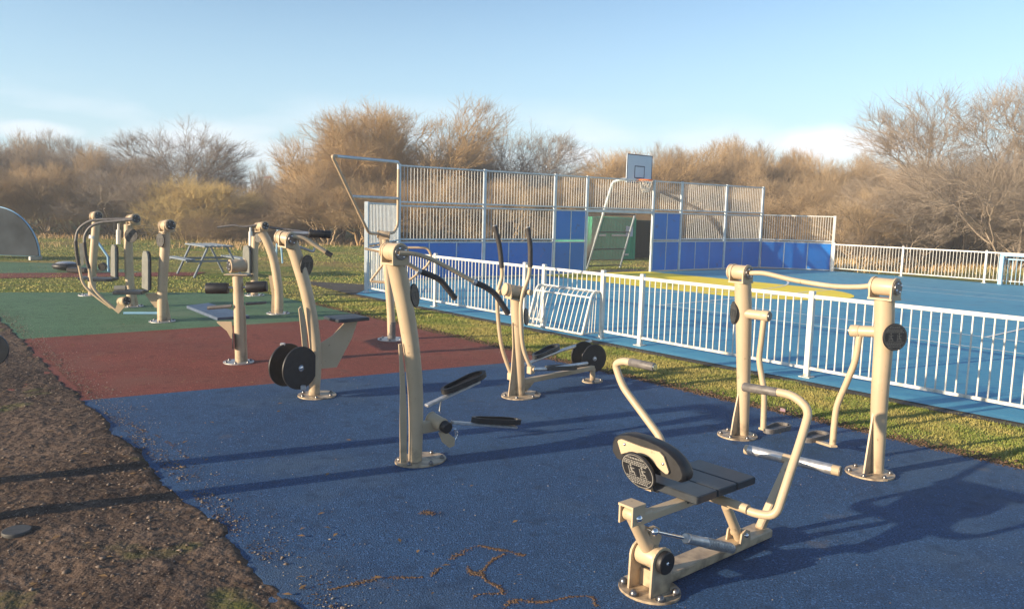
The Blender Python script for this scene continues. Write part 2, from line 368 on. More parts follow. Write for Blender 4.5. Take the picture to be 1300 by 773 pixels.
o = pebble_mesh(sp, 'spilled_soil', M['spill'], .5); tag(o, 'dark soil crumbs spilling from the bank onto the rubber edge', 'soil', kind='stuff')
o = pebble_mesh(pp, 'scattered_grit', M['crumb']); tag(o, 'pale grit and crumbs scattered over the rubber surfacing', 'grit', kind='stuff')
# orange-brown debris trails on the blue rubber
trails = [[(420, 748), (450, 741), (480, 734), (505, 733), (545, 731), (560, 718), (578, 706), (605, 693), (625, 696), (648, 700), (665, 705)],
          [(640, 703), (624, 712), (613, 724), (600, 728), (592, 716)], [(610, 727), (620, 738), (632, 744), (640, 752)],
          [(600, 772), (605, 755), (640, 753)], [(640, 772), (655, 762), (690, 764), (720, 758), (750, 757), (757, 768)],
          [(160, 535), (178, 545), (200, 553), (222, 568), (238, 582)], [(300, 772), (330, 765)]]
pp = []
for T in trails:
    P = catmull([G(*q) for q in T], 30)
    for p in P:
        g_ = mn.noise(p*9); sw = .006+.016*max(0, mn.noise(p*5)+.35)
        for _ in range(int(max(0, (g_+.32)*11))):
            r_ = random.gauss(0, sw); a = random.uniform(0, 6.28); pp.append((p.x+r_*math.cos(a), p.y+r_*math.sin(a), .001, random.uniform(.003, .011) if random.random() < .93 else .018))
c0 = G(545, 651)
for _ in range(90): pp.append((c0.x+random.gauss(0, .028), c0.y+random.gauss(0, .02), .004, random.uniform(.006, .016)))
o = pebble_mesh(pp, 'soil_debris', M['mud'], .3); tag(o, 'orange brown soil and moss debris lying in wavy trails on blue rubber', 'debris', kind='stuff')
# leaves on soil / mat
vs = []; fs = []
for _ in range(420):
    t = random.uniform(-3, 10); s = random.gauss(-.5, 1.0); p = soil_edge(t)+nrm*s
    z = max(soil_h(p, s) if s < .2 else 0, 0)+.008; a = random.uniform(0, 6.28); L = random.uniform(.012, .03); w_ = L*.4; o_ = len(vs)
    d = V(math.cos(a), math.sin(a)); e = V(-d.y, d.x)
    for q, zz in ((-d*L, 0), (e*w_, .006), (d*L, .002), (-e*w_, .004)): vs.append((p.x+q.x, p.y+q.y, z+zz))
    fs.append((o_, o_+1, o_+2, o_+3))
o = fast_mesh('fallen_leaves', np.array(vs), np.array(fs), M['leaf']); tag(o, 'small dry brown leaves scattered at the soil edge', 'leaves', kind='stuff')
mb = MB(); p = G(21, 673, .02); mb.cyl(p-Z*.03, p+Z*.006, .075, seg=24, bev=.004); o = mb.build('inspection_cover', M['iron'], at=p)
tag(o, 'small round dark cover set in the brown soil', 'cover')
mb = MB(); p = G(993, 522); mb.add([p+V(-.03, -.02, .012), p+V(.02, -.03, .004), p+V(.035, .02, .02), p+V(-.01, .03, .03)], [(0, 1, 2), (0, 2, 3)])
mb.add([p+V(-.03, -.02, .008), p+V(.02, -.03, .0), p+V(.035, .02, .016), p+V(-.01, .03, .026)], [(2, 1, 0), (3, 2, 0)])
tag(mb.build('litter_scrap', M['litter'], at=p), 'crumpled pink scrap of litter at the edge of the grass strip', 'litter')

# ------------------------------------------------------------ grass
def blades(name, pts, m, label, hmin, hmax, wid, lean=.4, cat='grass', n3=True):
    n = len(pts); P = np.array(pts); h = rng.uniform(hmin, hmax, n)*P[:, 3]; a = rng.uniform(0, 6.28, n); l = rng.uniform(0, lean, n)*h
    b = rng.uniform(0, 6.28, n); w_ = wid*rng.uniform(.6, 1.3, n)/2
    sx, sy = np.cos(a)*w_, np.sin(a)*w_; lx, ly = np.cos(b)*l, np.sin(b)*l
    v = np.zeros((n, 5, 3)); x, y, z = P[:, 0], P[:, 1], P[:, 2]
    v[:, 0] = np.stack([x-sx, y-sy, z], 1); v[:, 1] = np.stack([x+sx, y+sy, z], 1)
    v[:, 2] = np.stack([x+sx*.8+lx*.35, y+sy*.8+ly*.35, z+h*.55], 1); v[:, 3] = np.stack([x-sx*.8+lx*.35, y-sy*.8+ly*.35, z+h*.55], 1)
    v[:, 4] = np.stack([x+lx, y+ly, z+h*.95], 1)
    k = 5*np.arange(n)[:, None]
    f = np.concatenate([k+np.array([0, 1, 2]), k+np.array([0, 2, 3]), k+np.array([3, 2, 4])])
    o = fast_mesh(name, v.reshape(-1, 3), f, m); tag(o, label, cat, kind='stuff'); return o
pts = []
for _ in range(170000):
    u_ = 3+random.random()**.8*15.5; w_ = random.uniform(-4.30, -2.58)
    e = mn.noise(V(u_*1.8, w_*1.8, 3))*.14+mn.noise(V(u_*6, w_*6, 8))*.07
    if w_ < -4.14+e or w_ > -2.66+e*.5: continue
    d = mn.noise(V(u_*1.3, w_*2.5, 12)); sc = .75+.5*mn.noise(V(u_*3, w_*3, 1))
    if d < random.uniform(-.75, .05)+.5*max(0, (-3.75-w_))*1.2: continue
    edge = min(1, (w_+4.14-e)/.25); p = C(u_, w_); pts.append((p.x, p.y, -.03, sc*(.35+.65*edge)))
blades('grass', pts, M['blade'], 'short olive green grass strip between blue rubber and white fence', .014, .048, .0055, 1.3)
# bare earth rim on the strip
def hrim(x, y):
    return 0
pp = []
for _ in range(9000):
    u_ = 3+random.random()**.8*15.5; w_ = -4.2+abs(random.gauss(0, .12))-.05; p = C(u_, w_); pp.append((p.x, p.y, -.005, random.uniform(.01, .035)))
o = pebble_mesh(pp, 'earth_crumbs', M['mud'], .7); tag(o, 'brown earth crumbs along the ragged edge of the grass strip', 'earth', kind='stuff')
pts = []
for _ in range(110000):
    Y = 13.5+30*random.random()**1.25; X = random.uniform(-.75, .22)*Y*1.1
    p = V(X, Y); q = p-O0; uu, ww = q.dot(U), q.dot(W)
    if ww > -2.9 and uu > 1.2 and uu < 34 and ww < 17: continue
    if (q.dot(W) < -4.2) and ((p-fl0).cross(fl1-fl0).z > 0): continue        # on the mats
    pr = 1.9/Y
    if 20.2 < Y-.15*(X+10) < 25.2 and X < -5.5 and random.random() < .93: continue
    d = mn.noise(V(X*.25, Y*.25, 5))
    pts.append((X, Y, -.03, .8+.6*d))
blades('meadow_grass', pts, M['blade'], 'olive and green rough grass beyond the green rubber surface', .012, .045, .022, 1.2)
pts = []
for _ in range(60000):
    Y = random.uniform(27, 46); X = random.uniform(-.8, .95)*Y
    q = V(X, Y)-O0; uu, ww = q.dot(U), q.dot(W)
    if ww < 17.3 and uu > -13 and ww > -3: continue
    d = mn.noise(V(X*.12, Y*.2, 25))+(Y-36)*.045
    if X > -3: d += .5
    if d < random.uniform(.0, .5): continue
    pts.append((X, Y, -.03, .7+.5*random.random()))
blades('tall_dry_grass', pts, M['dryblade'], 'tall straw coloured dry grass in front of the bare trees', .10, .34, .03, .9)

# ------------------------------------------------------------ gym machines
def base_plate(root, c, r=.2, n=6, elong=1.0, az=0, th=.012, rb=.016, m=None):
    d = dirn(az); e = V(-d.y, d.x); mb = MB()
    ring = [c+d*math.cos(t)*r*elong+e*math.sin(t)*r for t in np.linspace(0, 2*math.pi, 29)[:-1]]
    mb.prism([p+Z*(th/2+.001) for p in ring], Z, th); o = mb.build('base_plate', m or M['beige'], root)
    for k in range(n):
        t = 2*math.pi*(k+.5)/n; p = c+(d*math.cos(t)*elong+e*math.sin(t))*r*.83+Z*(th+.001)
        b = MB(); b.cyl(p, p+Z*.006, rb*1.25, seg=12); b.dome(p+Z*.006, Z, rb, rb*1.1); b.build('bolt', M['bolt'], o)
    return o
def info_disc(root, c, n, r=.1, th=.012, up=Z, tilt=0, pm='print'):
    n = Vector(n).normalized(); mb = MB(); mb.cyl(c-n*th/2, c+n*th/2, r, seg=32, bev=.003); o = mb.build('info_disc', M['black'], root)
    a = up.cross(n).normalized(); b = n.cross(a); a, b = a*math.cos(tilt)+b*math.sin(tilt), b*math.cos(tilt)-a*math.sin(tilt)
    pr = MB(); f = c+n*(th/2+.001)
    pr.add([f+(a*math.cos(t)+b*math.sin(t))*q for t in np.linspace(0, 2*math.pi, 33)[:-1] for q in (r*.93, r*.89)], [(2*i, (2*i+2) % 64, (2*i+3) % 64, 2*i+1) for i in range(32)])
    rr = random.Random(int(c.x*1000))
    for y, hh, n_ in ((.72, .05, 7), (.56, .035, 9), (.46, .035, 11), (.36, .035, 11), (-.38, .03, 12), (-.48, .03, 11), (-.58, .03, 9), (-.70, .04, 6)):
        wmax = math.sqrt(max(0, .72-y*y*.9))*r; x = -wmax
        while x < wmax:
            L = r*rr.uniform(.05, .16); 
            if x+L > wmax: break
            pr.add([f+a*x+b*(y-hh)*r, f+a*(x+L)+b*(y-hh)*r, f+a*(x+L)+b*(y+hh)*r, f+a*x+b*(y+hh)*r], [(0, 1, 2, 3)]); x += L+r*.035
    # two small exercise figures
    for sx in (-.38, .3):
        g = f+a*sx*r+b*.0
        for (x0, y0), (x1, y1), w_ in (((0, .16), (.02, -.06), .10), ((.02, -.06), (.16, -.1), .06), ((.16, -.1), (.16, -.26), .05), ((0, .1), (.22, .12), .045), ((-.12, -.14), (.1, -.14), .05), ((-.14, .2), (-.14, -.28), .04), ((-.2, -.27), (.24, -.27), .035)):
            d = (a*(x1-x0)+b*(y1-y0)); k = d.normalized().cross(n)*w_*r/2; p0 = g+(a*x0+b*y0)*r; p1 = p0+d*r
            pr.add([p0-k, p1-k, p1+k, p0+k], [(0, 1, 2, 3)])
        pr.add([g+(b*.25+a*.01)*r+(a*math.cos(t)+b*math.sin(t))*r*.06 for t in np.linspace(0, 2*math.pi, 11)[:-1]], [tuple(range(10))])
    pr.build('print', M[pm], o); return o
def barrel(root, a, b, r, name='head_barrel', cap=None, band=True):
    a, b = Vector(a), Vector(b); d = (b-a).normalized(); mb = MB(); mb.cyl(a, b, r, seg=24, bev=.006)
    if band:
        for p in (a+d*.012, b-d*.012): mb.cyl(p-d*.006, p+d*.006, r*1.06, seg=24)
    o = mb.build(name, M['beige'], root)
    if cap:
        c = MB(); c.cyl(b+d*.001, b+d*.012, r*.82, seg=20, bev=.003); 
        c.build('end_cap', M['black'] if cap == 'black' else M['bolt'], o)
        for k in range(4):
            t = k*math.pi/2+.5; x = d.cross(Z).normalized(); y = d.cross(x); q = MB(); q.dome(b+d*.012+(x*math.cos(t)+y*math.sin(t))*r*.55, d, .009, .006); q.build('bolt', M['chrome'], o)
    return o
def saddle(root, a, b, r, h):
    """U-shaped cradle under a barrel"""
    a, b = Vector(a), Vector(b); d = (b-a).normalized(); s = d.cross(Z).normalized(); mb = MB()
    for p in (a, b):
        poly = [p+s*r*math.cos(t)*1.12+Z*r*math.sin(t)*1.12 for t in np.linspace(0, math.pi, 10)]+[p-s*r*1.12-Z*h, p+s*r*1.12-Z*h]
        mb.prism(poly, d, .012)
    mb.box((a+b)/2-Z*(h+.007), ((b-a).length+.02, r*2.3, .014), (d, -s, Z))
    return mb.build('bracket', M['beige'], root)
def shoe(root, heel, toe, wd=.15, rim=.03, m=None):
    """a foot pedal: oval tray with a raised rim"""
    h, t = Vector(heel), Vector(toe); d = (t-h); L = d.length; d.normalize(); s = d.cross(Z).normalized(); n = s.cross(d); mb = MB()
    N = 36; out = []
    for k in range(N):
        a = 2*math.pi*k/N; x = math.cos(a); y = math.sin(a)
        x = math.copysign(abs(x)**.8, x); wv = wd*(.5-.07*math.cos(x*3.0+.6)-(.035 if x < -.2 else 0))
        out.append((h+t)/2+d*x*L/2+s*y*wv)
    c = (h+t)/2
    inn = [c+(p-c)*.86 for p in out]
    vs = [p-n*.012 for p in out]+[p+n*rim for p in out]+[p+n*rim for p in inn]+[p+n*.004 for p in inn]
    fs = [tuple(range(N-1, -1, -1)), tuple(range(3*N, 4*N))]
    for r_ in range(3): fs += [(r_*N+i, r_*N+(i+1) % N, (r_+1)*N+(i+1) % N, (r_+1)*N+i) for i in range(N)]
    mb.add(vs, fs); return mb.build('foot_pedal', m or M['black'], root)
def plate_disc(root, c, n, r, th=.018, name='weight_disc', hub=True):
    n = Vector(n).normalized(); mb = MB(); mb.cyl(c-n*th/2, c+n*th/2, r, seg=48, bev=.004); o = mb.build(name, M['black'], root)
    rim = MB(); 
    if hub:
        h = MB(); h.cyl(c+n*th/2, c+n*(th/2+.008), r*.15, seg=18, bev=.002); h.dome(c+n*(th/2+.008), n, r*.1, .008); h.build('hub_cap', M['chrome'], o)
    return o
def fin(root, pts, n, th=.012): mb = MB(); mb.prism(pts, n, th); return mb.build('fin_plate', M['beige'], root)
def plank(root, c, size, ax, m, name='plank', bev=.006): mb = MB(); mb.box(c, size, ax, bev); return mb.build(name, m, root)
def rollers(root, a, b, r, m): mb = MB(); mb.cyl(a, b, r, seg=24, bev=.01); return mb.build('foam_roller', m, root)

GRP = 'beige outdoor gym machines on the rubber surfacing'
# ---- 1. stepper in the centre
def stepper():
    b = G(527, 586); P = Plane(b, AW); Q = Plane(b, AW-6)
    t = thing('stepper_machine', 'beige stepper with curved column and two drooping black grips on blue rubber, centre of photo', 'stepper', b)
    base_plate(t, b+dirn(AW)*.05, .165, 6, 1.25, AW)
    r = .062; mb = MB(); 
    pts = [b+V(.0, 0, .01), Q(528, 540), Q(527, 490), Q(522, 440), Q(514, 390), Q(506, 350), Q(502, 332)]
    mb.curve(pts, taper(pts, .050, .068), 22); mb.build('column', M['beige'], t)
    fp = [Q(508, 588, .0), Q(507.5, 540), Q(508, 490), Q(507, 455), Q(506, 437), Q(509.5, 436), Q(513, 470), Q(516, 520), Q(516, 588)]
    fin(t, fp, Q.n)
    # head: barrel along the court direction
    hc = Q(501, 320); a, e = hc-dirn(AU)*.11, hc+dirn(AU)*.085
    saddle(t, hc-dirn(AU)*.07, hc+dirn(AU)*.08, .06, .075); br = barrel(t, a, e, .064, cap='bolt')
    # near arm and far arm
    A = Plane(hc+dirn(AU)*.10, AW-14)
    def arm(Pl, pts, grip, off=0):
        q = [Pl(*p) for p in pts]; m_ = MB(); m_.tube(q, .0165, .08); o = m_.build('arm', M['beige'], t)
        g = [Pl(*p) for p in grip]; m_ = MB(); m_.tube(g, .0225, .06); m_.build('grip', M['grip'], o)
        m_ = MB(); d = (g[0]-g[1]).normalized(); m_.cyl(g[0]+d*.028, g[0], .0235); m_.build('grip_collar', M['steel'], o)
        d = (g[-1]-g[-2]).normalized(); m_ = MB(); m_.cyl(g[-1], g[-1]+d*.006, .0185); m_.build('grip_cap', M['steel'], o)
    arm(A, [(506, 321), (528, 322), (548, 329), (575, 343), (606, 360)], [(604, 359), (616, 364), (629, 373), (645, 398)])
    Bp = Plane(hc-dirn(AU)*.12, AW-14)
    arm(Bp, [(500, 325), (518, 335), (536, 346)], [(534, 345), (546, 349), (559, 355), (578, 379)])
    info_disc(t, Q(526, 375, .03), dirn(AW-95-12)+Z*.1, .088) if False else info_disc(t, Q(526.5, 375), (dirn(-12)+Z*.15), .088)
    # pivot group
    pc = Q(556, 535); pv = dirn(AU-10)
    m_ = MB(); m_.box(Q(543, 541), (.2, .06, .09), (dirn(AW), -dirn(AU), Z), .01); m_.build('pivot_arm', M['beige'], t)
    a, e = Q(546, 530, .05), Q(563, 540, -.10)
    pb = barrel(t, a, e, .05, 'pivot_barrel', band=True)
    d = (e-a).normalized(); m_ = MB(); m_.cyl(e, e+d*.055, .045, seg=20, bev=.005); m_.build('bearing', M['black'], pb)
    m_ = MB(); m_.prism([Q(557, 549, -.08), Q(566, 547, -.08), Q(577, 556, -.08), Q(576, 565, -.08), Q(570, 568, -.08), Q(562, 561, -.08)], Q.n, .02); m_.build('stop_plate', M['beige'], pb)
    m_ = MB(); m_.curve([Q(577, 545, -.1), Q(581, 550, -.1), Q(578, 558, -.1)], .006, 8); m_.cyl(Q(578, 544, -.1), Q(579, 553, -.1), .009); m_.build('chain', M['chrome'], pb)
    # pedals
    p1 = Plane(b-dirn(AU)*.12, AW); p2 = Plane(b+dirn(AU)*.12, AW)
    for Pl, bar, sh in ((p1, [(541, 515), (560, 504), (608, 484)], [(561, 499), (616, 474)]), (p2, [(574, 536), (600, 538), (655, 542)], [(599, 534), (660, 536)])):
        q = [Pl(*p) for p in bar]; m_ = MB(); d = (q[-1]-q[0]).normalized(); c = (q[0]+q[-1])/2
        s = d.cross(Z).normalized(); m_.box(c, ((q[-1]-q[0]).length, .05, .022), (d, s, d.cross(s)*-1), .004); o = m_.build('pedal_bar', M['steel'], t)
        shoe(t, Pl(*sh[0]), Pl(*sh[1]), .14)
    m_ = MB(); q = p1(560, 509); m_.dome(q, -dirn(AU), .014); m_.cyl(p1(558, 522), q, .008); m_.build('link_rod', M['chrome'], t)
stepper()

# ---- 2. cross trainer
def cross_trainer():
    b = G(659, 502); AZ = 50; P = Plane(b, AZ); Q = Plane(b, AW); d, s = dirn(AZ), dirn(AZ-90)
    t = thing('cross_trainer', 'beige cross trainer with twin black wheels and tall swing handles near the grass strip', 'cross trainer', b)
    base_plate(t, b+V(.02, 0), .19, 6, 1.2, AZ)
    m_ = MB(); pts = [b+V(.01, 0, .01), Q(659, 460), Q(657.5, 420), Q(655, 372)]; m_.curve(pts, taper(pts, .050, .062), 22); m_.build('column', M['beige'], t)
    fin(t, [Q(645, 504), Q(649, 470), Q(651, 440), Q(650, 410), Q(653, 408), Q(655, 504)], Q.n)
    a, e = Q(640, 367, .0), Q(664, 372, -.05); saddle(t, a*.75+e*.25, a*.2+e*.8, .062, .075); barrel(t, a, e, .062, cap='bolt')
    for Pl, tan_, gr, hub in ((Plane(b-s*.17, AZ-38), [(637, 338), (637, 352), (632, 372), (632, 398), (637, 440), (649, 476)], [(628, 287), (634, 312), (637, 340)], (634, 371)),
                              (Plane(b+s*.17, AZ-38), [(673, 337), (671, 352), (663, 375), (661, 400), (664, 440), (674, 468)], [(670, 289), (673, 313), (673, 339)], (672, 371))):
        q = [Pl(*p) for p in tan_]; m_ = MB(); m_.curve(q, .021, 14); o = m_.build('swing_handle', M['beige'], t)
        g = [Pl(*p) for p in gr]; m_ = MB(); m_.curve(g, .026, 14); m_.build('grip', M['grip'], o)
        dd = (g[0]-g[1]).normalized(); m_ = MB(); m_.cyl(g[0], g[0]+dd*.006, .022); m_.build('grip_cap', M['steel'], o)
        lo = q[-1]; m_ = MB(); m_.box(lo-Z*.01, (.07, .06, .08), (d, s, Z), .006); m_.cyl(lo+s*.03, lo+s*.05, .02); m_.build('joint_block', M['beige'], o)
        m_ = MB(); m_.dome(lo+s*.05, s, .016, .01); m_.build('bolt', M['chrome'], o)
        h = Pl(*hub); m_ = MB(); m_.cyl(h-dirn(AU)*.03, h+dirn(AU)*.03, .03, seg=16, bev=.004); m_.build('pivot_collar', M['beige'], o)
    # floor beam and rear foot
    f = G(752, 484); m_ = MB(); z = .14; c0, c1 = b+d*.05+Z*z, V(f.x, f.y, z+.02); dd = (c1-c0); m_.box((c0+c1)/2, (dd.length, .06, .05), (dd.normalized(), s, Z), .006)
    m_.cyl(V(f.x, f.y, .01), V(f.x, f.y, z+.01), .03); m_.build('floor_beam', M['beige'], t)
    m_ = MB(); m_.prism([b+d*.04+Z*.16, b+d*.28+Z*.13, b+d*.12+Z*.03, b+d*.04+Z*.03], s, .012); m_.build('gusset_plate', M['beige'], t)
    base_plate(t, V(f.x, f.y, 0), .11, 4, 1.2, AZ)
    # wheels
    wc = P(748, 453); n = dirn(-62)
    m_ = MB(); m_.cyl(wc-n*.14, wc+n*.12, .025); m_.cyl(V(wc.x, wc.y, .16), wc, .028); m_.build('axle', M['steel'], t)
    r = .163
    plate_disc(t, wc-n*.13, n, r, .02, 'flywheel'); plate_disc(t, wc+n*.10, n, r, .02, 'flywheel')
    for Pl, bar, sh in ((Plane(b-s*.17, AZ), [(650, 470), (680, 457), (712, 445), (750, 433)], [(677, 456), (709, 441)]), (Plane(b+s*.17, AZ), [(674, 469), (700, 468), (745, 461)], [(692, 470), (731, 468)])):
        q = [Pl(*p) for p in bar]; m_ = MB(); m_.tube(q, .02, .05); m_.build('pedal_bar', M['steel'], t)
        shoe(t, Pl(*sh[0])+Z*.01, Pl(*sh[1])+Z*.01, .14, .035, M['pad'])
    info_disc(t, Q(668, 402), dirn(-15)+Z*.1, .09)
cross_trainer()

# ---- 3. machine with two big discs (blue/red edge)
def disc_machine():
    b = G(400, 502); Q = Plane(b, 12); n = dirn(-66)
    t = thing('hand_cycle_machine', 'beige exercise machine with two big black discs and rear seat at blue and red edge', 'hand cycle', b)
    base_plate(t, b+V(.02, 0), .19, 6, 1.0, 12)
    pts = [b+V(-.01, 0, .01), Q(401, 460), Q(398, 420), Q(390, 375), Q(379, 335), Q(370, 308)]; m_ = MB(); m_.curve(pts, taper(pts, .054, .064), 22); m_.build('column', M['beige'], t)
    Q0 = Q; Q = Plane(b, AW); fin(t, [Q(386, 470), Q(383, 430), Q(379, 392), Q(382, 389), Q(388, 410), Q(393, 470)], Q.n)
    Q = Q0; a, e = Q(354, 301, .02), Q(371, 304, -.10); saddle(t, a*.6+e*.4, a*.1+e*.9, .066, .07); barrel(t, a, e, .066, cap='bolt')
    # arms
    A = Plane(e, 15); q = [A(370, 300), A(386, 302), A(400, 311), A(420, 324)]; m_ = MB(); m_.tube(q, .021, .06); o = m_.build('arm', M['beige'], t)
    dd = (q[-1]-q[-2]).normalized(); m_ = MB(); m_.cyl(q[-1]-dd*.06, q[-1]+dd*.01, .024); m_.build('arm_end', M['grip'], o)
    B = Plane(a, 15); q = [B(360, 296), B(380, 296), B(394, 296.5)]; m_ = MB(); m_.tube(q, .018, .05); o = m_.build('arm', M['steel'], t)
    g = [B(392, 296.5), B(420, 298)]; m_ = MB(); m_.cyl(g[0], g[1], .038, seg=20, bev=.008); m_.build('grip', M['black'], o)
    q = [B(376, 312), B(398, 320), B(400, 315)]; m_ = MB(); m_.tube(q, .012, .02); m_.build('foot_lever', M['steel'], t)
    info_disc(t, Q(389.5, 337), dirn(-20)-Z*.1, .105)
    # discs
    dc = Q(381, 467, -.17); m_ = MB(); bk = Q(364, 463, -.02); ax = (dc-bk).normalized(); m_.cyl(bk-ax*.05, dc, .03); m_.cyl(bk, Q(398, 470), .035); m_.build('axle', M['beige'], t)
    for c_, r_ in ((bk, .215), (dc, .212)): plate_disc(t, c_, ax, r_, .022)
    m_ = MB(); q = Q(385, 492, -.20); m_.box(q, (.05, .03, .05), None, .008); m_.build('crank_stub', M['steel'], t); m_ = MB(); q = Q(359, 437, -.04); m_.box(q, (.05, .03, .03), None, .006); m_.build('crank_stub', M['steel'], t)
    # seat
    m_ = MB(); SP = Plane(b, AW); Q2 = Q; Q = SP; m_.prism([Q(439.6, 407), Q(454, 407), Q(446, 430), Q(427, 466), Q(408, 468), Q(406, 436), Q(422, 426)], Q.n, .014); m_.build('seat_support', M['beige'], t)
    c_ = Q(440, 404); ex = (dirn(AW)-Z*.0).normalized(); ey = V(-ex.y, ex.x); plank(t, c_, (.36, .32, .035), (ex, ey, ex.cross(ey)), M['pad'], 'seat', .015)
disc_machine()

# ---- 4. leg machine on the red mat
def leg_machine():
    b = G(303, 460); Q = Plane(b, 5)
    t = thing('leg_curl_bench', 'short beige post with two black foam rollers and blue bench board on red rubber', 'exercise bench', b)
    base_plate(t, b+V(.0, 0), .17, 6, 1.05, 5, m=M['steel'])
    pts = [b+V(.02, 0, .01), Q(304, 420), Q(303, 385), Q(301.5, 348)]; m_ = MB(); m_.curve(pts, .060, 22); m_.build('column', M['beige'], t)
    fin(t, [Q(310, 461), Q(309, 420), Q(307, 388), Q(311, 388), Q(313, 420), Q(314.5, 461)], Q.n)
    a, e = Q(312, 337, .05), Q(291, 338, -.06); barrel(t, a, e, .075, cap='bolt'); m_ = MB(); m_.box(Q(301, 348.5), (.27, .15, .012), (Q.d, Q.n, Z), .003); m_.build('bracket', M['beige'], t)
    m_ = MB(); m_.cyl(Q(262, 366), Q(338, 364), .014); m_.build('roller_axle', M['steel'], t)
    rollers(t, Q(261.5, 366), Q(290, 366), .066, M['black']); rollers(t, Q(313, 365), Q(339, 363.5), .066, M['black'])
    m_ = MB(); m_.prism([Q(275, 408), Q(294, 408), Q(296, 430), Q(293, 429), Q(288, 420), Q(276, 410)], Q.n, .014); m_.build('board_support', M['beige'], t)
    # tilted board
    z = .62; c = [G(237, 389.5, .56), G(265, 386, .56), G(317, 402.5, .50), G(276, 405, .50)]
    m_ = MB(); nn = (c[1]-c[0]).cross(c[3]-c[0]).normalized(); m_.prism(c, nn, .035); m_.build('bench_board', M['benchblue'], t)
    m_ = MB(); m_.cyl(Q(263.5, 391, -.05), Q(294, 388.5, -.05), .022); m_.build('hand_bar', M['worn'], t)
    m_ = MB(); m_.cyl(Q(312, 386, .1), Q(338, 384, .1), .016); m_.build('hand_bar', M['worn'], t)
    info_disc(t, Q(295.5, 433, -.06), dirn(-160), .1)
leg_machine()

# ---- 5. tall frame machine behind the stepper
def tall_frame():
    b = G(497, 431); Q = Plane(b, 5); A = Plane(Q(488, 300), 64.6)
    t = thing('pull_down_frame', 'slim beige post carrying a tall four-sided pull frame above side grab loops on red rubber', 'pull down frame', b)
    base_plate(t, b, .2, 6, 1, 0, m=M['steel'])
    m_ = MB(); m_.curve([b+Z*.01, Q(496, 395), Q(492.5, 350), Q(489, 304)], .058, 20); m_.build('column', M['beige'], t)
    m_ = MB(); m_.cyl(b+Z*.01, b+Z*.26, .0595, seg=20); m_.build('column_sleeve', M['worn'], t)
    a, e = A(480, 299), A(495, 297); hb = barrel(t, Q(479, 297), Q(495, 299), .055, cap=None); 
    m_ = MB(); m_.prism([Q(480, 297), Q(495, 298), Q(493, 318), Q(484, 318)], Q.n, .08); m_.build('bracket', M['beige'], t)
    lo_l, lo_r = A(468, 296), A(501, 295)
    q = [Q(480, 297), lo_l, A(437, 240), A(421.5, 198)]; tl = A(421.5, 198); tr = A(506, 206)
    m_ = MB(); m_.tube([Q(482, 297), lo_l, tl, tl+(tr-tl)*.06], .021, .09); m_.build('frame_side', M['beige'], t)
    m_ = MB(); m_.tube([tl+(tr-tl)*.06, tl+(tr-tl)*.5, tr, tr-Z*.1], .021, .05); m_.build('top_bar', M['post'], t)
    m_ = MB(); m_.tube([tr-Z*.1, A(505, 285), lo_r, Q(492, 297)], .021, .07); m_.build('frame_side', M['beige'], t)
    m_ = MB(); m_.cyl(A(446, 249.5), A(505, 252), .020); m_.build('cross_bar', M['steel'], t)
    for pts in ([(484, 320), (463, 315.5)], [(486, 336), (470, 357), (496, 359)]):
        m_ = MB(); m_.tube([Q(*p, .03) for p in pts], .018, .03); m_.build('grab_loop', M['beige'], t)
    m_ = MB(); m_.tube([Q(*p, .03) for p in [(492, 317), (512, 314.5), (543, 314.5), (548.5, 326), (542, 338), (520, 356), (496, 358)]], .018, .06); m_.build('grab_loop', M['beige'], t)
tall_frame()

